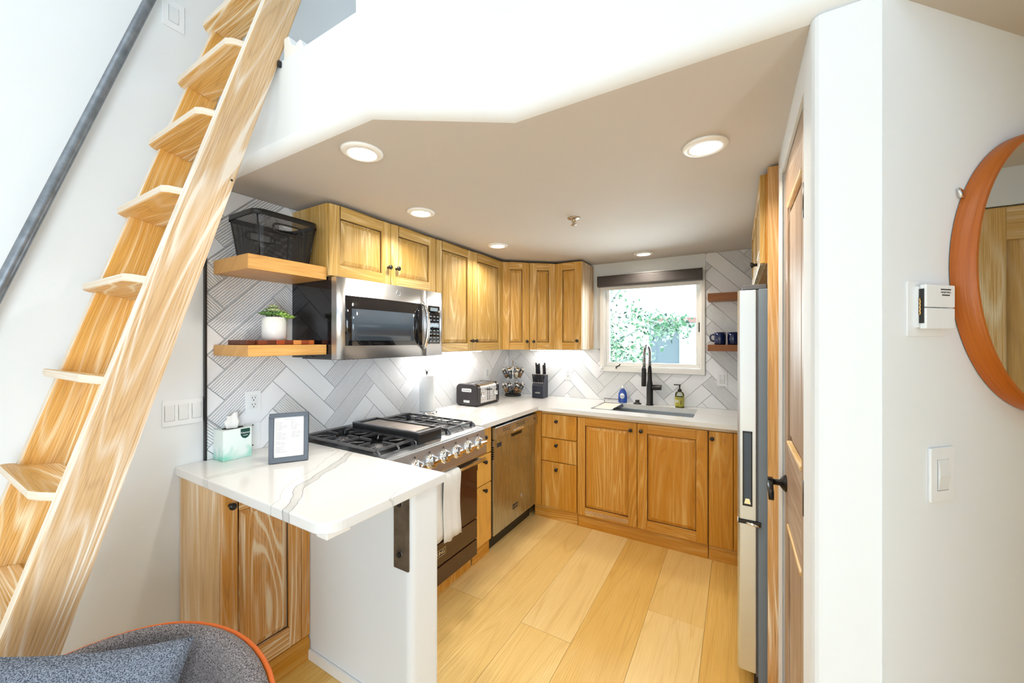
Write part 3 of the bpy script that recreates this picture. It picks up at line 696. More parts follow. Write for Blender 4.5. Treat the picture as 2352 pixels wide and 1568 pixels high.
# narrow three-drawer unit between range and dishwasher
b1 = base('drawer_cabinet', 'slim three-drawer cabinet between range and dishwasher', .03, .612, -1.490, -1.292, toe=(.60, .612, -1.490, -1.292, 0, .10, (0, 1, 0)))
m1 = frame((.612, -1.490, 0), (0, 1, 0), (1, 0, 0))
M['wood_slim'] = wood('limed_pine_slim', srgb(222, 170, 78), srgb(180, 118, 38), srgb(240, 205, 140), .25, 6, streak=.5)
for c0, c1, kz in ((.722, .905, .842), (.515, .716, .672), (.105, .509, .476)): slab(b1, m1, .004, .194, c0, c1, M['wood_slim'], (.10, kz))
# corner + three-drawer unit on the back run
b2 = base('drawer_cabinet', 'three-drawer base cabinet at the inner corner', .02, 1.016, -.600, -.02, z1=.905, toe=(.625, 1.016, -.600, -.585, 0, .10, (1, 0, 0)))
MB().box(.627, .695, -.625, -.600, .10, .907).build('corner_stile', M['wood_base'], b2, bevel=.002)
m2 = frame((.697, -.600, 0), (1, 0, 0), (0, -1, 0))
for c0, c1, kz in ((.690, .888, .835), (.494, .684, .636), (.105, .488, .434)): slab(b2, m2, .003, .316, c0, c1, M['wood_base'], (.145, kz))
# sink base
b3 = base('sink_cabinet', 'two-door panelled base cabinet under the sink', 1.020, 1.964, -.600, -.02, z1=.62, toe=(1.020, 1.964, -.600, -.585, 0, .10, (1, 0, 0)))
MB().box(1.020, 1.964, -.600, -.575, .62, .905).build('face_rail', M['wood_base'], b3)
m3 = frame((1.020, -.600, 0), (1, 0, 0), (0, -1, 0))
door(b3, m3, .003, .470, .106, .888, M['wood_base'], .062, (.428, .833)); door(b3, m3, .474, .941, .106, .888, M['wood_base'], .070, (.503, .835))
mb = MB(m3)
for k in range(5): mb.box(.065, .405, .0205, .0225, .120+k*.007, .1225+k*.007)
mb.build('rub_marks', M['wood_end'], b3)
b4 = base('pullout_cabinet', 'narrow plank-front cabinet beside the refrigerator', 1.968, 2.95, -.600, -.02, z1=.905, toe=(1.968, 2.95, -.600, -.585, 0, .10, (1, 0, 0)))
m4 = frame((1.968, -.600, 0), (1, 0, 0), (0, -1, 0))
slab(b4, m4, .003, .146, .106, .888, M['wood_base'], (.022, .840), name='door'); slab(b4, m4, .150, .40, .106, .888, M['wood_base'], name='filler')
# rail under counter
tag(MB().box(.70, 2.95, -.618, -.603, .892, .9165, g=(1, 0, 0)).build('counter_rail', M['wood_end']), 'thin wooden rail under the sink worktop edge', 'rail')
# peninsula cabinet at the left end, door facing the room
b5 = thing('end_cabinet', 'limed wood cabinet under the bar worktop with knotty side door', 'cabinet', (.2, -2.66, 0))
MB().box(.003, .368, -2.845, -2.33, .0, .907).build('carcass', M['wood_end'], b5, bevel=.002)
m5 = frame((.368, -2.845, 0), (0, 1, 0), (1, 0, 0))
door(b5, m5, .004, .322, .115, .903, M['wood_pen'], .056, (.031, .845), rail=.09)
MB(m5).box(.324, .362, 0, .020, .115, .903).build('stile', M['wood_pen'], b5)
mb = MB(m5); mb.prism([(0, 0), (.024, 0), (.024, .085), (.014, .105), (.004, .112), (0, .112)], 0, .36, 'x', g=(1, 0, 0))
mb.v = [Vector(p) for p in mb.v]; mb.build('plinth', M['wood_base'], b5)
# metal clips under the bar top
cl = thing('shim_clips', 'small metal shims tucked under the bar worktop edge', 'clips', (.92, -2.80, .88))
for x, w_, h_ in ((.86, .028, .022), (.905, .010, .024), (.925, .016, .026), (.965, .008, .020)):
    MB().box(x, x+w_, -2.815, -2.79, .9095-h_, .9095).build('clip', M['chrome'], cl, bevel=.001)
tag(MB().box(.99, 1.045, -2.835, -2.75, .885, .9095).build('corner_cleat', M['trim'], bevel=.003), 'white block under the rounded corner of the bar top', 'block')
# ================================================================== WORKTOPS
mb = MB(); cr = .07
pts = [(.002, -2.314), (.002, -2.862), (1.08-cr, -2.862)]+[(1.08-cr+cr*math.sin(t), -2.862+cr-cr*math.cos(t)) for t in [PI/16*k for k in range(1, 8)]]+[(1.08, -2.862+cr), (1.08, -2.314)]
mb.prism(pts, .911, CT, 'z')
tag(mb.build('bar_worktop', M['quartz'], loc=(0, 0, 0), bevel=.004), 'white quartz bar worktop with grey veins and rounded corner', 'worktop')
mb = MB(); SX0, SX1, SY0, SY1 = 1.09, 1.862, -.505, -.125; z0 = .917
mb.box(.002, .685, -1.495, -.655, z0, CT); mb.box(.002, SX0, -.655, -.011, z0, CT); mb.box(SX1, 2.95, -.655, -.011, z0, CT)
mb.box(SX0, SX1, -.655, SY0, z0, CT); mb.box(SX0, SX1, SY1, -.011, z0, CT)
tag(mb.build('kitchen_worktop', M['quartz'], loc=(0, 0, 0)), 'L-shaped white quartz worktop running past the sink', 'worktop')
# sink bowl
sk = thing('sink', 'stainless undermount sink below the window', 'sink', (1.476, -.31, .68))
mb = MB(); t_ = .004; zb = .70
mb.box(SX0-t_, SX0, SY0-t_, SY1+t_, zb, .9165).box(SX1, SX1+t_, SY0-t_, SY1+t_, zb, .9165).box(SX0, SX1, SY0-t_, SY0, zb, .9165).box(SX0, SX1, SY1, SY1+t_, zb, .9165).box(SX0, SX1, SY0, SY1, zb-t_, zb)
mb.box(SX0, SX1, SY1-.018, SY1, .906, .912).box(SX0, SX1, SY0, SY0+.018, .906, .912)
mb.build('bowl', M['sinkst'], sk); MB().lathe([(0, .0), (.04, .0), (.044, .004), (.05, .004), (.05, 0)], (1.476, -.31, zb), 20).build('drain', M['chrome'], sk)
# drying tray across the left end of the sink
tr_ = thing('drying_tray', 'cream perforated tray with black wire handles over the sink', 'tray', (1.17, -.31, .93))
mb = MB(); mb.box(1.105, 1.25, SY0+.012, SY1-.012, .934, .946)
for k in range(9): mb.box(1.100, 1.106, SY0+.03+k*.037, SY0+.045+k*.037, .930, .949)
mb.build('tray', M['beige'], tr_, bevel=.002)
mb = MB(); mb.tube([(1.100, SY0+.008, .950), (1.262, SY0+.008, .950), (1.262, SY1-.01, .950), (1.100, SY1-.01, .950)], .0035, 6, closed=True)
mb.build('rim', M['sinkst'], tr_)
mb = MB(); mb.tube([(1.10, SY1-.02, .95), (1.10, SY1-.02, .985), (1.245, SY1-.02, .985), (1.245, SY1-.02, .95)], .003, 6)
for k in range(4): mb.tube([(1.255+k*.012, SY0+.03+k*.03, .945), (1.275+k*.012, SY0+.08, .955), (1.27+k*.01, SY1-.05-k*.03, .948)], .003, 6)
mb.build('handle', M['bronze'], tr_)
# faucet
fx, fy = 1.483, -.088
fc = thing('faucet', 'black pull-down faucet with steel spring neck behind the sink', 'faucet', (fx, fy, CT))
mb = MB(); mb.lathe([(0, 0), (.032, 0), (.032, .006), (.027, .010), (.027, .17), (.019, .215), (.017, .33), (0, .33)], (fx, fy, CT), 24); mb.build('body', M['black'], fc)
arc = [(fx, fy, 1.275)]+[(fx-.008+.008*math.cos(t), fy-.075+.075*math.cos(t), 1.385+.085*math.sin(t)) for t in [PI*k/12 for k in range(13)]]+[(fx-.017, fy-.152, 1.27)]
MB().tube(arc, .0125, 12).build('neck', flat('spring_steel', (.32, .33, .35), .22, metal=1), fc)
MB().tube([(fx-.017, fy-.152, 1.285), (fx-.018, fy-.153, 1.27), (fx-.019, fy-.155, 1.13), (fx-.019, fy-.155, 1.125)], [.015, .019, .020, .016], 16).build('spray_head', M['black'], fc)
mb = MB(); mb.tube([(fx+.02, fy, 1.098), (fx+.095, fy, 1.103)], .020, 14).box(fx+.0, fx+.098, fy-.008, fy+.008, 1.112, 1.126); mb.build('lever', M['black'], fc, bevel=.002)
dp = tag(MB().lathe([(0, 0), (.036, 0), (.036, .004), (.024, .010), (.017, .016), (.019, .034), (0, .034)], (1.375, -.075, CT), 20).build('disposal_button', M['black']), 'small black round button on worktop left of the faucet', 'button')
# dish soap
ds = thing('dish_soap_bottle', 'blue dish soap bottle behind the sink', 'bottle', (1.245, -.07, CT))
mb = MB()
pr = [(.038, 0), (.040, .01), (.040, .05), (.036, .085), (.026, .110), (.016, .122), (.013, .128)]
for (a, h), (b, h2) in zip(pr[:-1], pr[1:]):
    for j in range(24):
        t0, t1 = 2*PI*j/24, 2*PI*(j+1)/24
        mb.face([(1.245+a*math.cos(t0), -.07+.6*a*math.sin(t0), CT+h), (1.245+a*math.cos(t1), -.07+.6*a*math.sin(t1), CT+h), (1.245+b*math.cos(t1), -.07+.6*b*math.sin(t1), CT+h2), (1.245+b*math.cos(t0), -.07+.6*b*math.sin(t0), CT+h2)], smooth=True)
mb.face([(1.245+.038*math.cos(2*PI*j/24), -.07+.0228*math.sin(2*PI*j/24), CT) for j in range(24)][::-1]); mb.build('body', M['bluesoap'], ds)
MB().lathe([(0, .126), (.013, .126), (.012, .142), (.007, .145), (.006, .152), (0, .152)], (1.245, -.07, CT), 14).build('cap', M['plate'], ds)
mb = MB(); mb.lathe([(0, 0), (.021, 0), (.020, .002), (0, .003)], (0, 0, 0), 18); mb.v = [Vector((1.247+p.x, -.0925-p.z, CT+.062+p.y*1.2)) for p in mb.v]; mb.build('label', M['plate'], ds)
MB().text('Dawn', .014, frame((1.247, -.0962, CT+.062), (1, 0, 0), (0, -1, 0)) @ Matrix.Rotation(PI/2, 4, 'X'), .0003).build('lettering', M['bluesoap'], ds)
# hand soap
hx, hy = 1.722, -.085
hs = thing('hand_soap_bottle', 'yellow-labelled hand soap bottle with black pump right of faucet', 'bottle', (hx, hy, CT))
MB().lathe([(0, 0), (.034, 0), (.036, .004), (.036, .105), (.030, .125), (.016, .135), (0, .135)], (hx, hy, CT), 24).build('body', M['clearp'], hs)
MB().lathe([(0, .003), (.033, .003), (.033, .085), (0, .085)], (hx, hy, CT), 24).build('liquid', M['yellow'], hs)
mb = MB()
for j in range(10):
    t0, t1 = -PI/2-1.35+.27*j, -PI/2-1.35+.27*(j+1)
    mb.face([(hx+.0366*math.cos(t0), hy+.0366*math.sin(t0), CT+.012), (hx+.0366*math.cos(t1), hy+.0366*math.sin(t1), CT+.012), (hx+.0366*math.cos(t1), hy+.0366*math.sin(t1), CT+.100), (hx+.0366*math.cos(t0), hy+.0366*math.sin(t0), CT+.100)], smooth=True)
mb.build('label', M['yellow'], hs)
mb = MB(); mb.box(hx-.030, hx+.030, hy-.0385, hy-.037, CT+.092, CT+.100)
fm = frame((hx-.012, hy-.0385, CT+.078), (1, 0, 0), (0, -1, 0)) @ Matrix.Rotation(PI/2, 4, 'X'); mb.text("MRS. MEYER'S", .008, fm, .0003); mb.box(hx+.012, hx+.016, hy-.039, hy-.0375, CT+.03, CT+.062)
mb.build('lettering', M['inkd'], hs); MB().box(hx-.028, hx-.004, hy-.0388, hy-.037, CT+.045, CT+.066).build('label_panel', M['ysoft'], hs)
mb = MB(); mb.lathe([(0, .133), (.016, .133), (.016, .150), (.006, .156), (.005, .186), (0, .186)], (hx, hy, CT), 14).box(hx-.045, hx+.010, hy-.007, hy+.007, CT+.184, CT+.192); mb.build('pump', M['black'], hs)
# ================================================================== RANGE
ry0, ry1 = -2.310, -1.498
rg = thing('range', 'stainless gas range with black grates and black glass oven door', 'range', (.35, -1.90, 0))
MB().box(.03, .640, ry0+.004, ry1-.004, .10, .915).build('body', M['black'], rg)
mb = MB(); mb.box(.012, .70, ry0+.004, ry1-.004, .915, .930); mb.build('cooktop', flat('enamel_black', (.004, .004, .005), .3), rg, bevel=.003)
mb = MB(); mb.box(.628, .712, ry0+.004, ry1-.004, .915, .944); mb.build('front_ledge', M['steelh'], rg, bevel=.008, seg=3)
mb = MB(); mb.prism([(.640, .775), (.735, .775), (.737, .790), (.716, .935), (.640, .935)], ry0+.004, ry1-.004, 'y'); mb.build('control_panel', M['steelh'], rg, bevel=.003)
# knobs
nrm = Vector((.145, 0, .021)).normalized()
for i in range(7):
    ky = -1.585-.1095*i; base_ = Vector((.7265, ky, .858)); mb = MB()
    q = Vector((0, 0, 1)).rotation_difference(nrm).to_matrix().to_4x4(); mb.M = Matrix.Translation(base_) @ q
    mb.lathe([(0, 0), (.038, 0), (.038, .006), (.033, .010), (.031, .014)], n=28); mb.lathe([(.031, .014), (.030, .026), (.0, .026)], n=28)
    mb.box(-.008, .008, -.030, .030, .020, .050)
    k = mb.build('burner_knob', M['chrome'], rg, bevel=.002)
    MB(Matrix.Translation(base_+Vector((-.0045, 0, .052))) @ q).box(-.004, .006, -.004, .004, 0, .001).build('burner_mark', M['inkd'], k)
# oven door, lower panels, handle
fo = frame((.640, ry0+.008, 0), (0, 1, 0), (1, 0, 0)); dwid = ry1-ry0-.016
mb = MB(fo); mb.box(0, dwid, 0, .004, .70, .772); mb.build('vent_strip', M['black'], rg)
mb = MB(fo); mb.box(0, dwid, 0, .022, .345, .698); od = mb.build('oven_door', M['oven'], rg, bevel=.003)
mb = MB(fo); mb.box(0, dwid, .0221, .026, .655, .698); mb.build('door_trim', M['oven'], od)
mb = MB(fo); mb.box(0, dwid, 0, .022, .210, .338); lp = mb.build('lower_panel', M['oven'], rg, bevel=.003)
mb = MB(fo); mb.box(0, dwid, 0, .022, .100, .203); mb.build('kick_panel', M['oven'], rg, bevel=.003)
MB().box(.56, .610, ry0+.01, ry1-.01, 0, .098).build('plinth', M['wood_base'], rg)
mb = MB(); hy0, hy1 = ry0+.03, ry1-.02; mb.tube([(.730, hy0, .742), (.730, hy1, .742)], .0125, 14)
hd = mb.build('handle', M['chrome'], rg)
for y in (hy0+.03, hy1-.035): MB().tube([(.662, y, .745), (.690, y, .742), (.730, y, .742)], .012, 10).build('handle_bracket', M['chrome'], hd)
# badge
mb = MB(fo); mb.box(.36, .475, .0225, .0245, .262, .302); bd = mb.build('badge', M['chrome'], lp, bevel=.001)
MB(fo).box(.363, .472, .0246, .0250, .265, .299).build('badge_field', M['inkd'], lp)
MB().text('VIKING', .030, frame((.640+.0253, ry0+.008+.4175, .282), (0, 1, 0), (1, 0, 0)) @ Matrix.Rotation(PI/2, 4, 'X'), .0003).build('badge_lettering', M['chrome'], lp)
# backguard with slots
mb = MB(); mb.box(.012, .040, ry0+.004, ry1-.004, .930, .972); bgd = mb.build('backguard', M['steelh'], rg, bevel=.002)
mb = MB()
for k in range(52):
    y = ry0+.02+k*.015; mb.face([(.0125, y, .9725), (.036, y+.004, .9725), (.036, y+.011, .9725), (.0125, y+.007, .9725)]); mb.box(.036, .0405, y+.004, y+.011, .955, .972)
mb.build('vent_slots', M['black'], bgd)
# grates: two pairs, griddle in the middle
def grate(y0, y1):
    mb = MB(); z = .962; r = .0048; x0, x1 = .055, .622; xm = (x0+x1)/2; ym = (y0+y1)/2
    def bar(p, q): mb.box(min(p[0], q[0])-r*(p[0] == q[0]), max(p[0], q[0])+r*(p[0] == q[0]), min(p[1], q[1])-r*(p[1] == q[1]), max(p[1], q[1])+r*(p[1] == q[1]), z, z+.012)
    for y in (y0, y1): bar((x0, y), (x1, y))
    for x in (x0, xm, x1): bar((x, y0), (x, y1))
    for cx in ((x0+xm)/2, (x1+xm)/2):
        bar((cx, y0), (cx, ym-.045)); bar((cx, ym+.045), (cx, y1)); hw = (xm-x0)/2
        bar((cx-hw, ym), (cx-.045, ym)); bar((cx+.045, ym), (cx+hw, ym))
        for sx in (-1, 1):
            for sy in (-1, 1):
                mb.tube([(cx+sx*hw*.62, ym+sy*(y1-y0)*.5, z+.007), (cx+sx*hw*.62, ym+sy*.085, z+.007), (cx+sx*.045, ym+sy*.045, z+.005)], .0042, 5)
    for x in (x0, x1):
        for y in (y0, y1): mb.box(x-.008, x+.008, y-.008, y+.008, .930, z)
    for yy in (y0, y1, ym): mb.tube([(x1, yy, z+.006), (x1+.022, yy, z-.004), (x1+.026, yy, .934)], .0055, 6)
    return mb.build('grate', M['iron'], rg)
gy = [(ry0+.018, ry0+.265), (ry1-.265, ry1-.018)]
for a, b in gy:
    grate(a, b)
    for cx in (.19, .48):
        mb = MB(); mb.lathe([(0, .0), (.062, .0), (.055, .008), (.036, .012), (.036, .020), (0, .022)], (cx, (a+b)/2, .930), 20); mb.build('burner', M['iron'], rg)
        MB().lathe([(.040, .010), (.048, .010), (.048, .014), (.040, .014)], (cx, (a+b)/2, .930), 20).build('burner_ring', M['iron'], rg)
# griddle with its cover
mb = MB(); mb.box(.115, .665, -2.045, -1.862, .930, 1.0); gb = mb.build('griddle_box', M['black'], rg, bevel=.004)
mb = MB(); mb.box(.16, .60, -2.025, -1.882, 1.0, 1.003); mb.build('griddle_plate', M['griddle'], gb)
mb = MB(); 
for q in ((.115, .665, -2.045, -2.030), (.115, .665, -1.877, -1.862), (.115, .130, -2.03, -1.877), (.65, .665, -2.03, -1.877)): mb.box(*q, 1.0, 1.010)
mb.build('griddle_rim', M['iron'], gb, bevel=.002)
mb = MB(); mb.box(.056, .112, -2.04, -1.867, .935, .970)
for k in range(4): mb.box(.06, .108, -2.03+k*.042, -2.005+k*.042, .970, .975)
mb.build('griddle_vent', M['iron'], rg)
MB().box(.667, .690, -2.01, -1.90, .9445, .947).build('grease_tray', M['griddle'], rg)
# towel over the oven handle
tw = MB(); rr = .0185
def towel_strip(y0, y1, drop_f, drop_b, ph, push=0):
    n = 10; path = []
    for k in range(9): path.append((.730+rr+push+.004*math.sin(k*.7+ph), .742-drop_f*(1-k/8)))
    for k in range(1, 6): t = PI*k/6; path.append((.730+(rr+push)*math.cos(t), .742+(rr+push)*math.sin(t)))
    for k in range(0, 7): path.append((.730-rr-push, .742-drop_b*k/6))
    for i in range(len(path)-1):
        for j in range(n):
            def P(ii, jj):
                yy = y0+(y1-y0)*jj/n; w = .004*math.sin(jj*1.7+ph)+.003*math.sin(jj*.9+ii*.4)
                if ii > 8: w *= .3
                zz = path[ii][1]+(.006*math.sin(jj*.8+ph) if ii == 0 else 0)
                sgn = 1 if ii < 11 else 0
                return (path[ii][0]+w*sgn, yy, zz)
            tw.face([P(i, j), P(i, j+1), P(i+1, j+1), P(i+1, j)], smooth=True)
towel_strip(-2.21, -1.935, .325, .28, 0.3); towel_strip(-1.955, -1.800, .345, .28, 1.7, .007)
t_ = tw.build('dish_towel', M['towel']); sm = t_.modifiers.new('s', 'SOLIDIFY'); sm.thickness = .005; sm.offset = 0
tag(t_, 'white cotton dish towel draped over the oven handle', 'towel')
# ================================================================== DISHWASHER
dwm = thing('dishwasher', 'stainless dishwasher with pocket handle, left of the corner drawers', 'dishwasher', (.35, -.97, 0))
MB().box(.05, .600, -1.286, -.632, .10, .905).build('tub', M['dark'], dwm)
fd = frame((.600, -1.284, 0), (0, 1, 0), (1, 0, 0)); dl = .648
mb = MB(fd); mb.box(0, dl, .0, .045, .112, .795); ddr = mb.build('door', M['dwsteel'], dwm, bevel=.003)
mb = MB(fd); mb.prism([(0, .800), (.062, .800), (.068, .812), (.060, .888), (0, .888)], .0, dl, 'x'); cp = mb.build('control_strip', M['dwsteel'], dwm, bevel=.002)
mb = MB(fd); mb.prism(rrect(.16, .05, .012, 4, .33, .795), .030, .0485, 'y'); mb.build('pocket_handle', M['black'], ddr)
mb = MB(fd); mb.prism(rrect(.15, .012, .005, 3, .33, .820), .055, .0715, 'y'); mb.build('pocket_lip', M['chrome'], cp)
mb = MB(fd)
for k in range(9): mb.box(.10+k*.028+(k > 3)*.09, .112+k*.028+(k > 3)*.09, .0645, .0685, .845, .848); 
for k in range(9): mb.box(.10+k*.028+(k > 3)*.09, .106+k*.028+(k > 3)*.09, .064, .0680, .858, .863)
mb.ring((.60, .060, .852), (.60, .0680, .852), .006, .006, 10); mb.build('control_marks', M['inkd'], cp)
mb = MB(fd); mb.box(.045, .105, .045, .0465, .735, .765); bb = mb.build('display_badge', M['inkd'], ddr)
mb = MB(fd); mb.box(.27, .35, .045, .047, .205, .240); mb.build('badge', M['inkd'], ddr)
MB().text('VIKING', .021, frame((.6472, -1.284+.31, .2225), (0, 1, 0), (1, 0, 0)) @ Matrix.Rotation(PI/2, 4, 'X'), .0003).build('badge_lettering', M['chrome'], ddr)
mb = MB(); mb.lathe([(.016, 0), (.020, 0), (.020, .001), (.016, .001)], n=24); mb.lathe([(.005, 0), (.009, 0), (.009, .001), (.005, .001)], n=16)
mb.v = [Vector((.6452+p.z, -.865+p.x*1.0, .265+p.y*1.3)) for p in mb.v]; mb.build('round_mark', M['chrome'], ddr)
mb = MB(fd)
for k in range(6): mb.box(-.0, .004, .03, .046, .66+k*.016, .668+k*.016)
mb.build('side_vent', M['dark'], ddr)
mb = MB(fd); mb.box(.0, dl, -.04, -.01, .0, .108); mb.build('kick_plate', M['black'], dwm)
# ================================================================== MICROWAVE
my0, my1, mz0, mz1 = -2.352, -1.553, 1.405, 1.830
mw = thing('microwave', 'stainless over-the-range microwave under the wall cabinets', 'microwave', (.2, -1.95, mz0))
MB().box(.012, .362, my0, my1, mz0+.008, mz1).build('casing', M['blackgl'], mw, bevel=.003)
fm_ = frame((.362, my0, 0), (0, 1, 0), (1, 0, 0)); mwid = my1-my0
# bowed door
N = 14; mb = MB(fm_)
def bow(a): return .040+.012*math.sin(PI*a/(mwid))
split = .628
def bowed(mb, a0, a1, c0, c1, extra=0, n=12, back=0):
    for k in range(n):
        u0, u1 = a0+(a1-a0)*k/n, a0+(a1-a0)*(k+1)/n; o0, o1 = bow(u0)+extra, bow(u1)+extra
        mb.face([(u0, o0, c0), (u1, o1, c0), (u1, o1, c1), (u0, o0, c1)][::1], smooth=True)
        mb.face([(u0, o0, c1), (u1, o1, c1), (u1, back, c1), (u0, back, c1)]); mb.face([(u0, back, c0), (u1, back, c0), (u1, o1, c0), (u0, o0, c0)])
    for u in (a0, a1):
        o = bow(u)+extra; mb.face([(u, back, c0), (u, o, c0), (u, o, c1), (u, back, c1)])
bowed(mb, 0, split, mz0+.004, mz1-.002); mdoor = mb.build('door', M['steelh'], mw)
mb = MB(fm_); bowed(mb, split+.003, mwid, mz0+.004, mz1-.002); mpan = mb.build('control_panel', M['steelh'], mw)
mb = MB(fm_); bowed(mb, .048, split-.03, 1.478, 1.738, .0012, back=.03); mb.build('door_glass', M['blackgl'], mdoor)
M['mwwin'] = flat('microwave_window', (.055, .075, .10), .12)
mb = MB(fm_); bowed(mb, .085, split-.105, 1.505, 1.672, .002, back=.03); mb.build('window_screen', M['mwwin'], mdoor)
mb = MB(fm_); bowed(mb, split+.028, mwid-.028, 1.485, 1.735, .0012, back=.03); cpn = mb.build('keypad', M['blackgl'], mpan)
mb = MB(fm_)
for r in range(8):
    for c in range(3):
        a = split+.042+c*.036; mb.box(a, a+.018, bow(a)+.0012, bow(a)+.0022, 1.50+r*.023, 1.506+r*.023)
mb.box(split+.045, split+.115, bow(split)+.002, bow(split)+.003, 1.700, 1.722)
mb.build('key_marks', flat('keypad_mark', (.25, .32, .38), .5), cpn)
mb = MB(fm_); a = split-.030
mb.tube([(a, .050, 1.452), (a, .076, 1.475), (a+.004, .092, 1.530), (a+.006, .096, 1.60), (a+.004, .092, 1.67), (a, .076, 1.725), (a, .050, 1.748)], [.010, .010, .011, .011, .011, .010, .010], 12); mb.build('handle', M['chrome'], mdoor)
mb = MB(); cy_, cz_ = -1.955, 1.785; ox = .362+bow(cy_-my0)
mb.lathe([(.0155, 0), (.0155, .0015), (.018, .0015), (.018, 0)], n=28); mb.v = [Vector((ox+p.z, cy_+p.x, cz_+p.y)) for p in mb.v]
mb.text('GE', .020, frame((ox+.0008, cy_, cz_), (0, 1, 0), (1, 0, 0)) @ Matrix.Rotation(PI/2, 4, 'X'), .0004, .8); mb.build('emblem', M['chrome'], mdoor)
mb = MB(); mb.box(.06, .36, my0+.03, my1-.03, mz0, mz0+.008)
for k in range(26): mb.box(.30, .345, my0+.06+k*.026, my0+.072+k*.026, mz0-.002, mz0)
mb.build('underside_vent', M['black'], mw)
# ================================================================== FRIDGE
fr = thing('refrigerator', 'stainless bottom-freezer refrigerator with grey side', 'refrigerator', (2.55, -1.15, 0))
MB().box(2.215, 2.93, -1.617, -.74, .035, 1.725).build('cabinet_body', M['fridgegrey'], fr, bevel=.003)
MB().box(2.207, 2.216, -1.612, -.745, .06, 1.722).build('gasket', M['rubber'], fr)
def fdoor(z0, z1, nm, z):
    mb = MB(); mb.prism([(2.207, -1.620), (2.207, -.742), (2.150, -.742), (2.140, -.752), (2.138, -1.605), (2.146, -1.620)], z0, z1, 'z'); return mb.build(nm, M['fridgest'], fr, bevel=.003)
f1 = fdoor(.728, 1.722, 'upper_door', 0); f2 = fdoor(.075, .712, 'freezer_drawer', 0)
MB().box(2.162, 2.188, -1.6225, -1.6205, .80, 1.105).build('recess', flat('pocket_slate', (.05, .08, .12), .3), f1)
mb = MB(); 
for q in ((2.157, 2.162, .795, 1.11), (2.188, 2.193, .795, 1.11)): mb.box(q[0], q[1], -1.6245, -1.6205, q[2], q[3])
mb.box(2.157, 2.193, -1.6245, -1.6205, .790, .797).box(2.157, 2.193, -1.6245, -1.6205, 1.105, 1.112); mb.build('recess_trim', M['black'], f1)
MB().prism([(2.163, .80), (2.187, .80), (2.182, .822), (2.168, .822)], -1.6245, -1.6205, 'y').build('grip', M['chrome'], f1)
mb = MB(); mb.box(2.14, 2.225, -1.624, -.75, .712, .728); mb.build('divider', M['black'], fr)
mb = MB(); mb.tube([(2.17, -1.622, .716), (2.222, -1.622, .710)], .007, 8); mb.build('hinge', M['chrome'], fr)
MB().box(2.155, 2.245, -1.612, -1.50, 1.725, 1.745).build('top_hinge_cover', M['rubber'], fr, bevel=.003)
for y in (-1.60, -.78):
    for x in (2.25, 2.88): MB().ring((x, y, 0), (x, y, .04), .02, .02, 12).build('foot', M['black'], fr)
MB().box(2.20, 2.23, -1.60, -.76, .02, .07).build('grille', M['black'], fr)
# ================================================================== SHELVES
def shelf(label, x0, x1, y0, y1, z0, z1, mat, g=(0, 1, 0), endmat=None, grp=None):
    mb = MB(); mb.g = Vector(g); mb.box(x0, x1, y0, y1, z0, z1); o = mb.build('floating_shelf', mat, bevel=.002)
    return tag(o, label, 'shelf', None)
shelf('thick wooden shelf left of the microwave, upper one holding the basket', .011, .328, -2.721, -2.356, 1.815, 1.880, M['wood_shelf'])
shelf('thick wooden shelf left of the microwave, lower one holding the plant', .011, .328, -2.721, -2.356, 1.434, 1.484, M['wood_shelf'])
shelf('empty dark wooden shelf, upper of the pair right of the window', 1.935, 2.23, -.17, -.012, 1.822, 1.880, M['wood_walnut'], (1, 0, 0))
shelf('dark wooden shelf holding blue mugs right of the window', 1.935, 2.23, -.17, -.012, 1.424, 1.474, M['wood_walnut'], (1, 0, 0))
# ---- wire basket
bk = thing('wire_basket', 'black mesh storage basket with cut-out handles on upper shelf', 'basket', (.17, -2.54, 1.88))
zb0, zb1 = 1.881, 2.082; cx_, cy_ = .170, -2.530
def rr(w, d, r): return rrect(w, d, r, 6, cx_, cy_)
bot, topr = rr(.21, .245, .03), rr(.268, .300, .045)
mb = MB(); n_ = len(bot); per = 0
side = {}
LV = 8
for i in range(n_):
    j = (i+1) % n_; L = (Vector(topr[j])-Vector(topr[i])).length
    def P(idx, f): a, b = Vector(bot[idx]), Vector(topr[idx]); q = a+(b-a)*f; return (q.x, q.y, zb0+(zb1-zb0)*f)
    longside = L > .15
    if not longside:
        mb.face([P(i, 0), P(j, 0), P(j, 1), P(i, 1)], uv=[(per, 0), (per+L, 0), (per+L, .2), (per, .2)])
    else:
        # leave the handle slot open in the long sides
        isx = abs(topr[i][0]-topr[j][0]) < .05
        cuts = [0, .28, .72, 1] if isx else [0, 1]
        for a, b in zip(cuts[:-1], cuts[1:]):
            def Q(t, f): p0, p1 = Vector(P(i, f)), Vector(P(j, f)); return tuple(p0+(p1-p0)*t)
            if isx and a == .28: fs = [(0, .62), (.84, 1)]
            else: fs = [(0, 1)]
            for f0, f1 in fs: mb.face([Q(a, f0), Q(b, f0), Q(b, f1), Q(a, f1)], uv=[(per+L*a, .2*f0), (per+L*b, .2*f0), (per+L*b, .2*f1), (per+L*a, .2*f1)])
        if isx:
            sgn = 1 if topr[i][0] > cx_ else -1
            hm = MB(); ring = []
            p0, p1 = Vector(P(i, .73)), Vector(P(j, .73)); ctr = (p0+p1)/2; dr = (p1-p0).normalized(); up = (Vector(P(i, 1))-Vector(P(i, 0))).normalized()
            for k in range(28):
                t = 2*PI*k/28; ex = .055+0; ey = .017
                c, s_ = math.cos(t), math.sin(t); rx = math.copysign(abs(c)**.55, c)*.070; ry = math.copysign(abs(s_)**.55, s_)*.021
                ring.append(ctr+dr*rx+Vector((0, 0, 1))*ry)
            hm.tube(ring, .0045, 6, closed=True); hm.build('handle', M['black'], bk)
    per += L
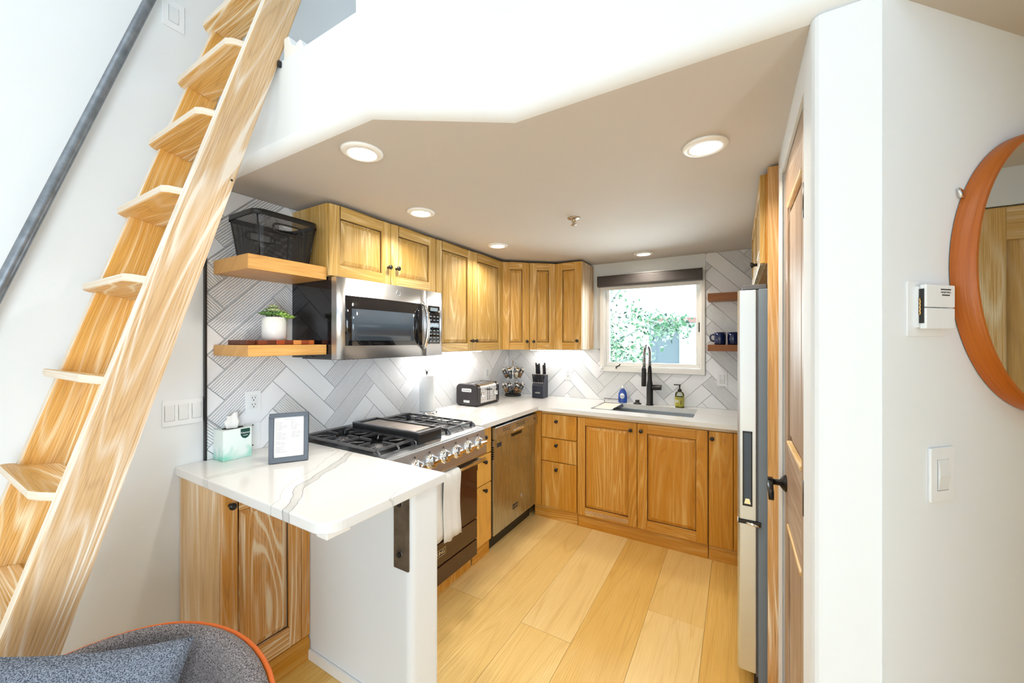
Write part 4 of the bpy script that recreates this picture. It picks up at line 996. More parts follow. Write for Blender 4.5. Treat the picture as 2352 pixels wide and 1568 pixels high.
mb.build('mesh_wall', M['wire'], bk)
MB().face([(p[0], p[1], zb0+.003) for p in bot]).build('bottom', M['wire'], bk)
rim = MB(); t1, t2 = rr(.276, .308, .048), rr(.268, .300, .045)
for i in range(n_):
    j = (i+1) % n_; rim.face([(*t1[i], zb1-.012), (*t1[j], zb1-.012), (*t1[j], zb1+.012), (*t1[i], zb1+.012)], smooth=True); rim.face([(*t2[j], zb1-.012), (*t2[i], zb1-.012), (*t2[i], zb1+.012), (*t2[j], zb1+.012)], smooth=True)
    rim.face([(*t1[i], zb1+.012), (*t1[j], zb1+.012), (*t2[j], zb1+.012), (*t2[i], zb1+.012)])
rim.build('rim', M['black'], bk)
MB().tube([(*p, zb0+.003) for p in bot], .004, 6, closed=True).build('base_wire', M['black'], bk)
for k in (3, 10, 17, 24): MB().tube([(*bot[k], zb0), (*topr[k], zb1)], .0035, 6).build('corner_wire', M['black'], bk)
# ---- cutting board, plant
brd = thing('wooden_board', 'striped round-edged wooden board under the potted succulent', 'board', (.16, -2.53, 1.484))
cols = [srgb(92, 42, 20), srgb(120, 55, 25), srgb(95, 45, 22), srgb(170, 75, 30), srgb(110, 50, 25), srgb(222, 150, 80), srgb(150, 70, 32), srgb(205, 110, 50)]
ys_ = [-2.692+.040*k for k in range(9)]
for k in range(8):
    w0 = .105 if 0 < k < 7 else .085
    MB().prism([(.165-w0, ys_[k]), (.165+w0, ys_[k]), (.165+w0, ys_[k+1]), (.165-w0, ys_[k+1])], 1.4845, 1.5065, 'z', g=(0, 1, 0)).build('stave', wood('stave_%d' % k, cols[k], tuple(c*.6 for c in cols[k]), tuple(min(1, c*1.3) for c in cols[k]), .2, 5, streak=.3), brd, bevel=.003)
px_, py_, pz_ = .165, -2.527, 1.5068
pl = thing('potted_succulent', 'green succulent in a white cylindrical pot on the board', 'plant', (px_, py_, pz_))
MB().lathe([(0, .012), (.044, .012), (.044, .0), (.051, .0), (.051, .010), (.0535, .012), (.0535, .112), (.049, .112), (.049, .10), (0, .10)], (px_, py_, pz_), 40).build('pot', M['pot'], pl)
MB().lathe([(.0485, .098), (0, .102)], (px_, py_, pz_), 24).build('soil', M['soil'], pl)
def rosette(cx, cy, cz, r, n, mat, tilt=(0, 0), layers=3):
    mb = MB(); 
    for L in range(layers):
        k = max(4, n-2*L); el = .35+.42*L
        for i in range(k):
            th = 2*PI*(i+.5*(L % 2))/k+random.uniform(-.15, .15); ln = r*(1-.22*L)*random.uniform(.85, 1.1); wd = ln*.30
            d = Vector((math.cos(th)*math.cos(el)+tilt[0]*.4, math.sin(th)*math.cos(el)+tilt[1]*.4, math.sin(el))).normalized(); sd = Vector((-math.sin(th), math.cos(th), 0)); up = d.cross(sd)
            if up.z < 0: up = -up
            b = Vector((cx, cy, cz)); p = [b, b+d*ln*.55+sd*wd, b+d*ln, b+d*ln*.55-sd*wd]; m_ = b+d*ln*.6+up*wd*.45; m2 = b+d*ln*.55-up*wd*.45
            for a_, c_ in ((0, 1), (1, 2), (2, 3), (3, 0)): mb.face([p[a_], p[c_], m_], smooth=True); mb.face([p[c_], p[a_], m2], smooth=True)
    return mb
rs = [(0, 0, .118, .040, 9, 'succ'), (.028, .018, .112, .034, 8, 'succl'), (-.028, .016, .115, .034, 8, 'succp'), (.012, -.032, .113, .034, 8, 'succ'), (-.022, -.026, .116, .032, 8, 'succ'),
      (.034, .044, .100, .034, 8, 'succl'), (-.02, .036, .128, .030, 7, 'succp'), (.0, .0, .150, .028, 7, 'succp'), (-.030, -.004, .140, .026, 7, 'succ'), (.030, -.016, .132, .028, 7, 'succp')]
for a, b, c, r, n, m in rs:
    r *= 1.3; c += .006
    o = rosette(px_+a, py_+b, pz_+c, r, n, m, (a*8, b*8)); o.tube([(px_+a*.4, py_+b*.4, pz_+.098), (px_+a, py_+b, pz_+c)], .003, 5); o.build('rosette', M[m], pl)
# ---- mugs
def mug(x, y, z, lab):
    t = thing('mug', lab, 'mug', (x, y, z), None)
    MB().lathe([(0, .002), (.034, .002), (.036, 0), (.040, .006), (.0415, .05), (.0415, .098), (.038, .098), (.037, .01), (0, .008)], (x, y, z), 28).build('body', M['blue'], t)
    return t
m_ = mug(2.020, -.115, 1.4745, 'glossy blue mug with handle left, nearer the window on shelf')
MB().tube([(2.020-.040, -.115, 1.555), (2.020-.062, -.115, 1.553), (2.020-.070, -.115, 1.530), (2.020-.062, -.115, 1.507), (2.020-.040, -.115, 1.500)], .0065, 8).build('handle', M['blue'], m_)
m_ = mug(2.112, -.105, 1.4745, 'second glossy blue mug on shelf, partly behind the refrigerator edge')
MB().tube([(2.112+.040, -.105, 1.555), (2.112+.062, -.105, 1.553), (2.112+.070, -.105, 1.530), (2.112+.062, -.105, 1.507), (2.112+.040, -.105, 1.500)], .0065, 8).build('handle', M['blue'], m_)
# ================================================================== WORKTOP ITEMS
# tissue box
tb = thing('tissue_box', 'mint green and white tissue box at the left end of the worktop', 'tissue box', (.062, -2.66, CT))
MB().box(.012, .108, -2.722, -2.602, CT+.0005, CT+.140).build('carton', M['tissuebox'], tb, bevel=.0015)
mb = MB(); mb.prism([(.06+.032*math.cos(2*PI*k/20), -2.662+.045*math.sin(2*PI*k/20)) for k in range(20)], CT+.1402, CT+.1408, 'z'); mb.build('opening', M['dark'], tb)
mb = MB(); nn = 18
for k in range(nn):
    for h in range(4):
        def P(kk, hh):
            t = 2*PI*kk/nn; r = (.020+.006*math.sin(3*t)+.004*math.sin(5*t+1))*(1+.25*hh) if hh < 3 else (.020+.010*math.sin(4*t))
            return (.06+r*math.cos(t)*.7, -2.662+r*math.sin(t), CT+.135+.018*hh+(.008*math.sin(3*t+1) if hh >= 3 else 0))
        mb.face([P(k, h), P(k+1, h), P(k+1, h+1), P(k, h+1)], smooth=True)
mb.build('tissue', M['tissue'], tb)
mb = MB(); mb.prism([(-2.650, CT+.137), (-2.650, CT+.108), (-2.642, CT+.095), (-2.630, CT+.090), (-2.618, CT+.095), (-2.610, CT+.108), (-2.610, CT+.137)], .1082, .1092, 'x'); mb.build('label', M['greenlabel'], tb)
MB().text('Kleenex', .0115, frame((.1094, -2.630, CT+.118), (0, 1, 0), (1, 0, 0)) @ Matrix.Rotation(PI/2, 4, 'X'), .0002).box(.1092, .1096, -2.64, -2.62, CT+.104, CT+.106).build('lettering', M['plate'], tb)
# picture frame
pA, pB = Vector((.330, -2.640)), Vector((.418, -2.508)); dp_ = (pB-pA); W_ = dp_.length; dp_.normalize(); nn_ = Vector((dp_.y, -dp_.x))
if nn_.dot(Vector((2.1-.4, -3.5+2.6))) < 0: nn_ = -nn_
pf = thing('photo_frame', 'slate framed printed welcome sheet standing on the bar worktop', 'frame', ((pA.x+pB.x)/2, (pA.y+pB.y)/2, CT))
tilt = R_(-9); MF = frame((pA.x, pA.y, CT+.003), (dp_.x, dp_.y, 0), (nn_.x, nn_.y, 0)) @ Matrix.Rotation(-tilt, 4, 'X')
H_ = .222
mb = MB(MF); bw = .020
mb.box(0, W_, -.014, 0, 0, bw+.004).box(0, W_, -.014, 0, H_-bw, H_).box(0, bw, -.014, 0, bw, H_-bw).box(W_-bw, W_, -.014, 0, bw, H_-bw); mb.build('moulding', M['blackfr'], pf, bevel=.002)
MB(MF).box(bw-.003, W_-bw+.003, -.010, -.006, bw, H_-bw+.003).build('sheet', M['paper'], pf)
mb = MB(MF); rnd = random.Random(4)
def ln(a, b, z): mb.box(a, b, -.0062, -.0057, z, z+.0010)
ln(.060, .100, .190)
for k in range(24):
    z = .180-k*.0058
    if k in (7, 14, 18): continue
    ln(.026, .026+rnd.uniform(.018, .050), z)
    if k < 13: ln(.086, .086+rnd.uniform(.018, .045), z)
mb.build('printed_lines', M['ink'], pf)
MB(frame((pA.x, pA.y, CT+.0006), (dp_.x, dp_.y, 0), (nn_.x, nn_.y, 0))).prism([(.06, -.018), (.10, -.018), (.085, -.075), (.075, -.075)], .0, .002, 'z').build('easel_foot', M['blackfr'], pf)
# paper towel holder
hx, hy = .098, -1.375
ph = thing('paper_towel_holder', 'white paper towel roll on a chrome stand behind the range', 'paper towel', (hx, hy, CT))
MB().lathe([(0, 0), (.075, 0), (.077, .004), (.076, .018), (.070, .022), (0, .022)], (hx, hy, CT+.0005), 32).build('base', M['chrome'], ph)
MB().lathe([(.018, .026), (.056, .026), (.057, .030), (.057, .292), (.055, .296), (.018, .296)], (hx, hy, CT), 36).build('roll', M['roll'], ph)
MB().lathe([(0, .02), (.004, .02), (.004, .305), (.008, .307), (.008, .322), (.004, .326), (0, .330)], (hx, hy, CT), 12).tube([(hx, hy-.020, CT+.335), (hx, hy, CT+.322), (hx, hy+.020, CT+.335)], .003, 6).build('rod', M['black'], ph)
# toaster
tx0, tx1, ty0, ty1, tz0, tz1 = .035, .262, -.945, -.600, .9535, 1.135
to = thing('toaster', 'four-slice toaster with dark pewter ends and steel front', 'toaster', (.15, -.77, CT))
def rprof(x0, x1, z0, z1, r, inset=0):
    x0 += inset; x1 -= inset; z0 += inset; z1 -= inset; o = [(x0+.012, z0), (x1-.012, z0), (x1, z0+.012)]
    for k in range(7): t = PI/2*k/6; o.append((x1-r+r*math.cos(t), z1-r+r*math.sin(t)))
    for k in range(7): t = PI/2+PI/2*k/6; o.append((x0+r+r*math.cos(t), z1-r+r*math.sin(t)))
    return o+[(x0, z0+.012)]
mb = MB(); mb.prism(rprof(tx0+.004, tx1-.004, tz0+.010, tz1, .035), ty0+.05, ty1-.05, 'y'); mb.build('body', M['steel'], to)
mb = MB(); mb.prism(rprof(tx0, tx1, tz0+.004, tz1+.002, .042), ty0, ty0+.055, 'y'); e1 = mb.build('end_cap', M['pewter'], to, bevel=.010, seg=3)
mb = MB(); mb.prism(rprof(tx0, tx1, tz0+.004, tz1+.002, .042), ty1-.045, ty1, 'y'); mb.build('end_cap', M['pewter'], to, bevel=.010, seg=3)
mb = MB(); mb.prism([(tx0+.01, ty0+.01), (tx1-.01, ty0+.01), (tx1-.01, ty1-.01), (tx0+.01, ty1-.01)], tz0, tz0+.012, 'z'); mb.build('base', M['black'], to)
for x in (tx0+.03, tx1-.03):
    for y in (ty0+.03, ty1-.03): MB().ring((x, y, CT+.0003), (x, y, tz0+.002), .010, .010, 10).build('foot', M['black'], to)
for k, xc in enumerate((.105, .190)):
    for y0 in (-.885, -.765):
        pass
mb = MB()
for xc in (.110, .190):
    for (a, b) in ((-.885, -.785), (-.765, -.660)): mb.box(xc-.015, xc+.015, a, b, tz1-.001, tz1+.0012)
mb.build('slots', M['black'], to)
mb = MB(); mb.prism(rrect(.105, .030, .010, 4, .150, 1.085), ty0-.0030, ty0-.0005, 'y'); bdg = mb.build('name_plate', M['chrome'], e1, bevel=.001)
MB().text('KitchenAid', .0165, frame((.150, ty0-.0033, 1.085), (1, 0, 0), (0, -1, 0)) @ Matrix.Rotation(PI/2, 4, 'X'), .0002).build('lettering', M['ink'], e1)
mb = MB(); mb.prism(rrect(.065, .022, .006, 3, .150, .990), ty0-.0030, ty0-.0005, 'y'); mb.build('lower_plate', M['chrome'], e1, bevel=.001)
for yc in (-.868, -.672):
    mb = MB(); mb.lathe([(0, .0), (.021, 0), (.021, .010), (.017, .020), (0, .022)], (tx1-.004, yc, 1.045), 20, ax='x'); mb.box(tx1+.014, tx1+.024, yc-.003, yc+.003, 1.028, 1.062); mb.build('dial', M['chrome'], to)
for yc in (-.785, -.755):
    mb = MB(); mb.box(tx1-.005, tx1-.003, yc-.003, yc+.003, .99, 1.10); mb.build('lever_slot', M['black'], to)
    mb = MB(); mb.box(tx1-.004, tx1+.020, yc-.012, yc+.012, 1.078, 1.088); mb.build('lever', M['black'], to, bevel=.003)
mb = MB()
for yc in (-.895, -.845, -.700, -.650): mb.ring((tx1-.005, yc, 1.088), (tx1-.002, yc, 1.088), .004, .004, 8)
mb.build('button', M['chrome'], to)
MB().tube([(.20, ty1-.005, .965), (.215, ty1+.035, .955), (.20, ty1+.085, .953), (.165, ty1+.095, .952), (.14, ty1+.06, .952), (.10, ty1+.03, .955), (.06, ty1-.004, .962)], .0035, 6).build('cord', M['black'], to)
# spice rack
sx_, sy_ = .165, -.190
sr = thing('spice_rack', 'two-tier wire carousel spice rack in the corner', 'spice rack', (sx_, sy_, CT))
MB().lathe([(0, 0), (.082, 0), (.086, .006), (.080, .020), (.05, .026), (0, .026)], (sx_, sy_, CT+.0003), 32).build('base', M['black'], sr)
mb = MB(); mb.tube([(sx_, sy_, CT+.02), (sx_, sy_, CT+.36)], .005, 8)
for z, r in ((CT+.075, .055), (CT+.135, .088), (CT+.225, .055), (CT+.285, .088)):
    mb.tube([(sx_+r*math.cos(2*PI*k/24), sy_+r*math.sin(2*PI*k/24), z) for k in range(24)], .0022, 5, closed=True)
for k in range(8):
    t = 2*PI*(k+.5)/8
    for z in (CT+.05, CT+.20):
        mb.tube([(sx_, sy_, z-.01), (sx_+.045*math.cos(t), sy_+.045*math.sin(t), z-.005), (sx_+.088*math.cos(t), sy_+.088*math.sin(t), z+.085)], .002, 5)
mb.tube([(sx_+.035*math.cos(t), sy_, CT+.335+.045*math.sin(t)) for t in [PI*k/10 for k in range(11)]], .0022, 5)
mb.build('wire_frame', M['chrome'], sr)
sp = [M['spiceA'], M['spiceB'], M['spiceC'], M['spiceD'], M['spiceE']]
SEC = ['front', 'front right', 'right side', 'back right', 'back', 'back left', 'left side', 'front left']
def jar(i, tier):
    tt = 2*PI*i/8+.2; cam_a = math.atan2(-3.56+.19, 2.135-.165); sec = SEC[int(round(((tt-cam_a) % (2*PI))/(PI/4))) % 8]
    t = 2*PI*i/8+.2; el = R_(64); rad = Vector((math.cos(t), math.sin(t), 0)); d = (rad*math.cos(el)+Vector((0, 0, 1))*math.sin(el)).normalized()
    b = Vector((sx_, sy_, CT+(.038 if tier == 0 else .190)))+rad*.066
    lab = '%s spice jar at the %s of the carousel %s tier' % (['tan', 'grey', 'brown', 'orange', 'cream'][1 if (tier == 1 and i == 6) else (i+2*tier) % 5], sec, 'lower' if tier == 0 else 'upper')
    th_ = thing('spice_jar', lab, 'jar', tuple(b), 'spice jars in the lower tier' if tier == 0 else 'spice jars in the upper tier')
    MB().tube([b, b+d*.082], .0195, 12).build('glass', M['jar'], th_)
    MB().tube([b+d*.003, b+d*(.030+.008*((i*7+tier) % 3))], .0178, 12).build('spice', sp[(i+2*tier) % 5] if not (tier == 1 and i == 6) else sp[1], th_)
    MB().tube([b+d*.083, b+d*.105], .0205, 14).build('lid', M['chrome'], th_)
for tier in (0, 1):
    for i in range(8): jar(i, tier)
# knife block
kx0, kx1, ky0, ky1 = .402, .520, -.225, -.105
kb = thing('knife_block', 'navy black knife block full of knives', 'knife block', (.46, -.16, CT))
mb = MB(); mb.prism([(ky0, CT+.0005), (ky1, CT+.0005), (ky1, CT+.225), (ky0+.045, CT+.225), (ky0, CT+.118)], kx0, kx1, 'x'); mb.build('block', M['block'], kb, bevel=.004)
mb = MB(); mb.prism(rrect(.050, .014, .003, 3, .463, CT+.055), ky0-.0015, ky0-.0003, 'y'); mb.build('badge', M['chrome'], kb)
MB().text('Cuisinart', .0085, frame((.463, ky0-.0018, CT+.055), (1, 0, 0), (0, -1, 0)) @ Matrix.Rotation(PI/2, 4, 'X'), .0002).build('badge_lettering', M['inkd'], kb)
def knife(x, y, z, d, L, r, lab, grp):
    d = Vector(d).normalized(); b = Vector((x, y, z)); t = thing('knife', lab, 'knife', (x, y, z), grp)
    mb = MB(); mb.tube([b, b+d*L*.12, b+d*L*.5, b+d*L*.9, b+d*L], [r*.85, r, r*.88, r, r*.75], 8); mb.build('handle', M['knifeh'], t)
    MB().tube([b+d*(-.004), b+d*.004], r*1.0, 8).build('bolster', M['chrome'], t); MB().tube([b+d*(L), b+d*(L+.003)], r*.6, 8).build('end_cap', M['chrome'], t)
ORD = ['leftmost', 'second from left', 'third from left', 'fourth from left', 'fifth from left', 'rightmost']
for k in range(6): knife(.412+.019*k, ky0+.016, CT+.150, (0, -.22, 1), .085, .0078, 'black steak knife, %s of the front row in the block' % ORD[k], 'steak knives in the block')
for k, (x, L) in enumerate(((.414, .115), (.430, .098), (.447, .110), (.492, .095), (.508, .118))): knife(x, ky0+.080, CT+.226, (0, -.12, 1), L, .0095, 'large black-handled knife, %s of the tall back row' % (ORD[:4]+['rightmost'])[k], 'large knives in the block')
# ================================================================== PLATES, SWITCHES
def plate(name, label, cat, M4, w, h, kind, mat=None):
    t = thing(name, label, cat, tuple(M4.translation))
    mb = MB(M4); mb.prism(rrect(w, h, .004, 3, w/2, h/2), 0, .006, 'y'); mb.build('cover_plate', M['plate'], t, bevel=.0015)
    if kind == 'outlet':
        mb = MB(M4); mb.box(w/2-.017, w/2+.017, .006, .009, h/2-.033, h/2+.033); mb.build('socket', M['plate2'], t, bevel=.001)
        mb = MB(M4)
        for c in (h/2-.017, h/2+.017):
            mb.box(w/2-.008, w/2-.0055, .009, .0095, c+.001, c+.009).box(w/2+.0055, w/2+.008, .009, .0095, c+.001, c+.009).ring((w/2, .009, c-.007), (w/2, .0095, c-.007), .003, .003, 8)
        mb.build('slots', M['inkd'], t)
    elif kind == 'blank':
        mb = MB(M4)
        for c in (.012, h-.012): mb.ring((w/2, .006, c), (w/2, .0075, c), .0035, .0035, 8)
        mb.build('screw', M['inkd'], t)
    else:
        for i in range(kind):
            c = w*(i+.5)/kind if kind < 3 else w*(i+.5)/3
            mb = MB(M4); mb.prism([(.006, h/2-.033), (.0075, h/2-.033), (.0105, h/2), (.0075, h/2+.033), (.006, h/2+.033)], c-.0165, c+.0165, 'x'); mb.build('rocker', M['plate2'], t, bevel=.001)
            mb = MB(M4)
            for q in ((c-.018, c-.0165), (c+.0165, c+.018)): mb.box(q[0], q[1], .006, .0064, h/2-.034, h/2+.034)
            mb.box(c-.018, c+.018, .006, .0064, h/2-.0352, h/2-.0338); mb.build('reveal', M['grout'], t)
    return t
LW = lambda y, z, o=0: frame((o, y, z), (0, 1, 0), (1, 0, 0))
BW = lambda x, z, o=0: frame((x, -o, z), (1, 0, 0), (0, -1, 0))
TL = .0102
plate('light_switch', 'single white rocker switch high beside the ladder', 'switch', LW(-2.905, 2.870), .077, .125, 1)
plate('light_switch', 'white triple switch plate left of the tiles above bar top', 'switch', LW(-2.905, 1.130), .145, .114, 3)
plate('wall_outlet', 'white two-socket outlet on the tiles above the tissue box', 'outlet', LW(-2.587, 1.137, TL), .073, .112, 'outlet')
plate('blank_plate', 'white blank cover plate behind the tissue box', 'plate', LW(-2.590, .962, TL), .073, .126, 'blank')
plate('wall_outlet', 'white outlet on the left tiles behind the toaster', 'outlet', LW(-.470, 1.135, TL), .073, .112, 'outlet')
plate('wall_outlet', 'white outlet on back tiles beside the knife block', 'outlet', BW(.658, 1.121, TL), .070, .112, 'outlet')
plate('light_switch', 'white rocker switch on back tiles below the mug shelf', 'switch', BW(1.997, 1.136, TL), .072, .118, 1)
def R45(s, z, d=0): p = O45+a45*s+n45*d; return frame((p.x, p.y, z), (a45.x, a45.y, 0), (n45.x, n45.y, 0))
plate('light_switch', 'white rocker switch below the thermostat on right wall', 'switch', R45(.135, 1.148), .074, .119, 1)
# thermostat
th = thing('thermostat', 'white rectangular thermostat beside the round mirror', 'thermostat', tuple(R45(.12, 1.511).translation))
MB(R45(.066, 1.511)).prism(rrect(.117, .119, .004, 3, .0585, .0595), 0, .004, 'y').build('back_plate', M['plate'], th, bevel=.001)
MB(R45(.087, 1.530)).box(0, .094, .004, .010, 0, .088).build('base', M['plate2'], th)
mb = MB(R45(.087, 1.527)); mb.box(.004, .094, .010, .0215, .046, .094).box(.004, .094, .010, .0215, 0, .0445); mb.build('cover', M['plate'], th, bevel=.002)
mb = MB(R45(.087, 1.527)); mb.box(.0025, .0045, .008, .018, .012, .085); mb.build('vent_gap', M['inkd'], th)
MB(R45(.087, 1.527)).tube([(.0015, .013, .030+.004*k+0) if k % 2 else (-.0008, .013, .030+.004*k) for k in range(10)], .0012, 5).build('coil', M['brass'], th)
mb = MB(R45(.087, 1.527)); mb.box(.048, .080, .0215, .0219, .083, .0855).box(.052, .076, .0215, .0219, .071, .0735); mb.text('HONEYWELL', .0055, Matrix.Translation((.064, .0218, .078)) @ Matrix.Rotation(PI/2, 4, 'X'), .0001); 
mb.build('markings', M['inkd'], th)
# ---- round mirror
mir = thing('round_mirror', 'round mirror with deep orange bentwood frame on right wall', 'mirror', tuple(R45(.541, 1.665).translation))
RM = R45(.541, 1.665); Rr = .340; dpt = .044; nseg = 96
mb = MB(RM); per = 2*PI*Rr
for k in range(nseg):
    t0, t1 = 2*PI*k/nseg, 2*PI*(k+1)/nseg; u0, u1 = per*k/nseg, per*(k+1)/nseg
    def P(r, y, t): return (r*math.cos(t), y, r*math.sin(t))
    mb.face([P(Rr, .002, t0), P(Rr, .002, t1), P(Rr, dpt, t1), P(Rr, dpt, t0)], smooth=True, uv=[(u0, 0), (u1, 0), (u1, dpt), (u0, dpt)])
    mb.face([P(Rr, dpt, t0), P(Rr, dpt, t1), P(Rr-.007, dpt, t1), P(Rr-.007, dpt, t0)], uv=[(u0, .1), (u1, .1), (u1, .11), (u0, .11)])
    mb.face([P(Rr-.007, dpt, t0), P(Rr-.007, dpt, t1), P(Rr-.007, .01, t1), P(Rr-.007, .01, t0)], smooth=True, uv=[(u0, .2), (u1, .2), (u1, .24), (u0, .24)])
mb.build('frame', M['mirror_wood'], mir)
mb = MB(RM); mb.face([((Rr-.006)*math.cos(2*PI*k/nseg), .030, (Rr-.006)*math.sin(2*PI*k/nseg)) for k in range(nseg)]); mb.build('mirror_glass', M['mirror'], mir)
mb = MB(RM); mb.face([((Rr-.001)*math.cos(-2*PI*k/nseg), .002, (Rr-.001)*math.sin(-2*PI*k/nseg)) for k in range(nseg)]); mb.build('backing', M['dark'], mir)
mb = MB(RM); mb.tube([(-.300, .004, .172), (-.318, .006, .176), (-.314, .008, .158), (-.296, .004, .158)], .003, 6); mb.build('hanging_clip', M['chrome'], mir)
# ================================================================== CEILING FITTINGS
for i, (x, y) in enumerate(DL):
    lab = ['round white downlight nearest the ladder', 'round white downlight nearest the door', 'downlight above the microwave, second from ladder', 'downlight in front of the corner cabinets', 'downlight just in front of the window'][i]
    t = thing('downlight', lab, 'ceiling light', (x, y, CZ-.012))
    MB().lathe([(.052, .004), (.055, 0), (.074, .004), (.080, .0115), (.052, .0115)], (x, y, CZ-.012), 36).build('trim_ring', M['trim'], t)
    MB().lathe([(0, .004), (.052, .004)], (x, y, CZ-.012), 32).build('lens', M['lens'], t)
    mb = t.children[1].data
sp_ = thing('sprinkler', 'small brass fire sprinkler head hanging from the ceiling', 'sprinkler', (1.300, -1.415, CZ-.05))
MB().lathe([(.010, -.010), (.030, -.004), (.038, 0), (0, 0)], (1.300, -1.415, CZ-.001), 24).build('escutcheon', M['sprk'], sp_)
mb = MB(); mb.lathe([(0, 0), (.010, 0), (.010, -.014), (.005, -.018), (.005, -.034), (0, -.034)][::-1], (1.300, -1.415, CZ-.003), 14); mb.lathe([(0, -.036), (.017, -.036), (.017, -.039), (0, -.039)][::-1], (1.300, -1.415, CZ-.003), 14)
for s_ in (-1, 1): mb.tube([(1.300+.009*s_, -1.415, CZ-.015), (1.300+.012*s_, -1.415, CZ-.026), (1.300+.003*s_, -1.415, CZ-.038)], .0022, 6)
mb.build('head', M['sprk'], sp_)
for k, (x0, x1, y0, y1, lab) in enumerate(((.06, .14, -1.52, -.70, 'slim light strip under the tall wall cabinet'), (.33, .88, -.13, -.07, 'slim light strip under the corner wall cabinet'))):
    t = thing('light_strip', lab, 'light', ((x0+x1)/2, (y0+y1)/2, 1.412)); MB().box(x0, x1, y0, y1, 1.414, 1.4265).build('housing', M['trim'], t); MB().box(x0+.006, x1-.006, y0+.006, y1-.006, 1.410, 1.414).build('lens', M['lens'], t)
# ================================================================== LADDER
def fy(z): return -3.181+.300*(z-1.505)
ld = thing('loft_ladder', 'limed wood ship ladder rising to the loft at left', 'ladder', (.35, fy(0), 0))
zt = 3.75
for x0, x1 in ((.080, .122), (.580, .622)):
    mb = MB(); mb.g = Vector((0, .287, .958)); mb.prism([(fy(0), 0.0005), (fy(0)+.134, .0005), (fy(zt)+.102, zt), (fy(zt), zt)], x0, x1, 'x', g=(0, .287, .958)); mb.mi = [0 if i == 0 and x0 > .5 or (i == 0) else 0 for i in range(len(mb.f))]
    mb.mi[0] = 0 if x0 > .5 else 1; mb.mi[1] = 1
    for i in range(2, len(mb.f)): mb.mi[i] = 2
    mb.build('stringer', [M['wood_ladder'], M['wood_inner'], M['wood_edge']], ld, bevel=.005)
sl = math.tan(R_(11.7)); first = True
for k in range(-4, 9):
    zz = 1.409+.3015*k; dpth = .132-.006*(zz > 2)-.006*(zz > 2.4)-.008*(zz > 2.8)
    if zz < .1 or zz > 3.5: continue
    yn = fy(zz)-.040
    pts = [(.082, yn+.020), (.100, yn), (.520, yn), (.545, yn+.012), (.5795, yn+.046), (.5795, yn+dpth), (.1225, yn+dpth), (.1225, yn+.045), (.084, yn+.038)]
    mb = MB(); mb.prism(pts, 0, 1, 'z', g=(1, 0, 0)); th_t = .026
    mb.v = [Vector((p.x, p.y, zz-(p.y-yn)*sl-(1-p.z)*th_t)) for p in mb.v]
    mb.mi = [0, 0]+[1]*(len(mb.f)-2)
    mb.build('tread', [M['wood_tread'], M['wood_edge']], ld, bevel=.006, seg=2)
# knot hole in the stringer
MB().ring((.6215, fy(2.06)+.105, 2.06), (.6228, fy(2.06)+.105, 2.06), .004, .004, 10).build('knot', M['dark'], ld)
ct = thing('ladder_cleat', 'white zigzag block fixing the ladder to the loft edge', 'bracket', (.66, -2.71, 2.573))
mb = MB(); mb.prism([(.626, 2.574), (.76, 2.574), (.735, 2.625), (.712, 2.622), (.705, 2.612), (.675, 2.630), (.655, 2.668), (.626, 2.668)], -2.735, -2.695, 'y'); mb.build('block', M['trim'], ct, bevel=.004)
MB().box(.6235, .634, -2.758, -2.747, 2.548, 2.570).build('bolt', M['black'], ct)
# handrail
hr = thing('handrail', 'grey steel pipe handrail along the left wall', 'handrail', (.06, -3.332, 0.9))
def rp(z): return (.060, -3.332+(z-1.676)*.3020, z)
MB().tube([rp(.75), rp(1.6), rp(2.4), rp(3.9)], .0165, 20).build('pipe', M['pipe'], hr)
for z in (.95, 3.7):
    p = rp(z); MB().tube([(0.001, p[1]-.01, z), (.03, p[1]-.005, z), (.055, p[1], z)], .008, 8).lathe([(0, 0), (.03, 0), (.03, .004), (0, .005)], (0.0005, p[1]-.01, z), 16, ax='x').build('wall_bracket', M['pipe'], hr)
# ================================================================== STEEL BRACKET under bar top
br = thing('steel_bracket', 'flat raw steel bracket with two bolts on peninsula wall', 'bracket', (.997, -2.485, .6))
mb = MB(); mb.box(.958, 1.037, -2.4885, -2.4805, .604, .9095).box(.958, 1.037, -2.80, -2.4885, .9020, .9095); mb.build('plate', M['steelblk'], br, bevel=.001)
for z in (.862, .664):
    mb = MB(); mb.lathe([(0, 0), (.016, 0), (.016, .002), (0, .003)], (.994, -2.4887, z), 18, ax='y'); mb.v = [Vector((p.x, -2.4887-(p.y+2.4887), p.z)) for p in mb.v]
    mb.build('washer', M['steelblk'], br); MB().ring((.994, -2.4895, z), (.994, -2.499, z), .0115, .0105, 6, smooth=False).build('bolt', M['black'], br)
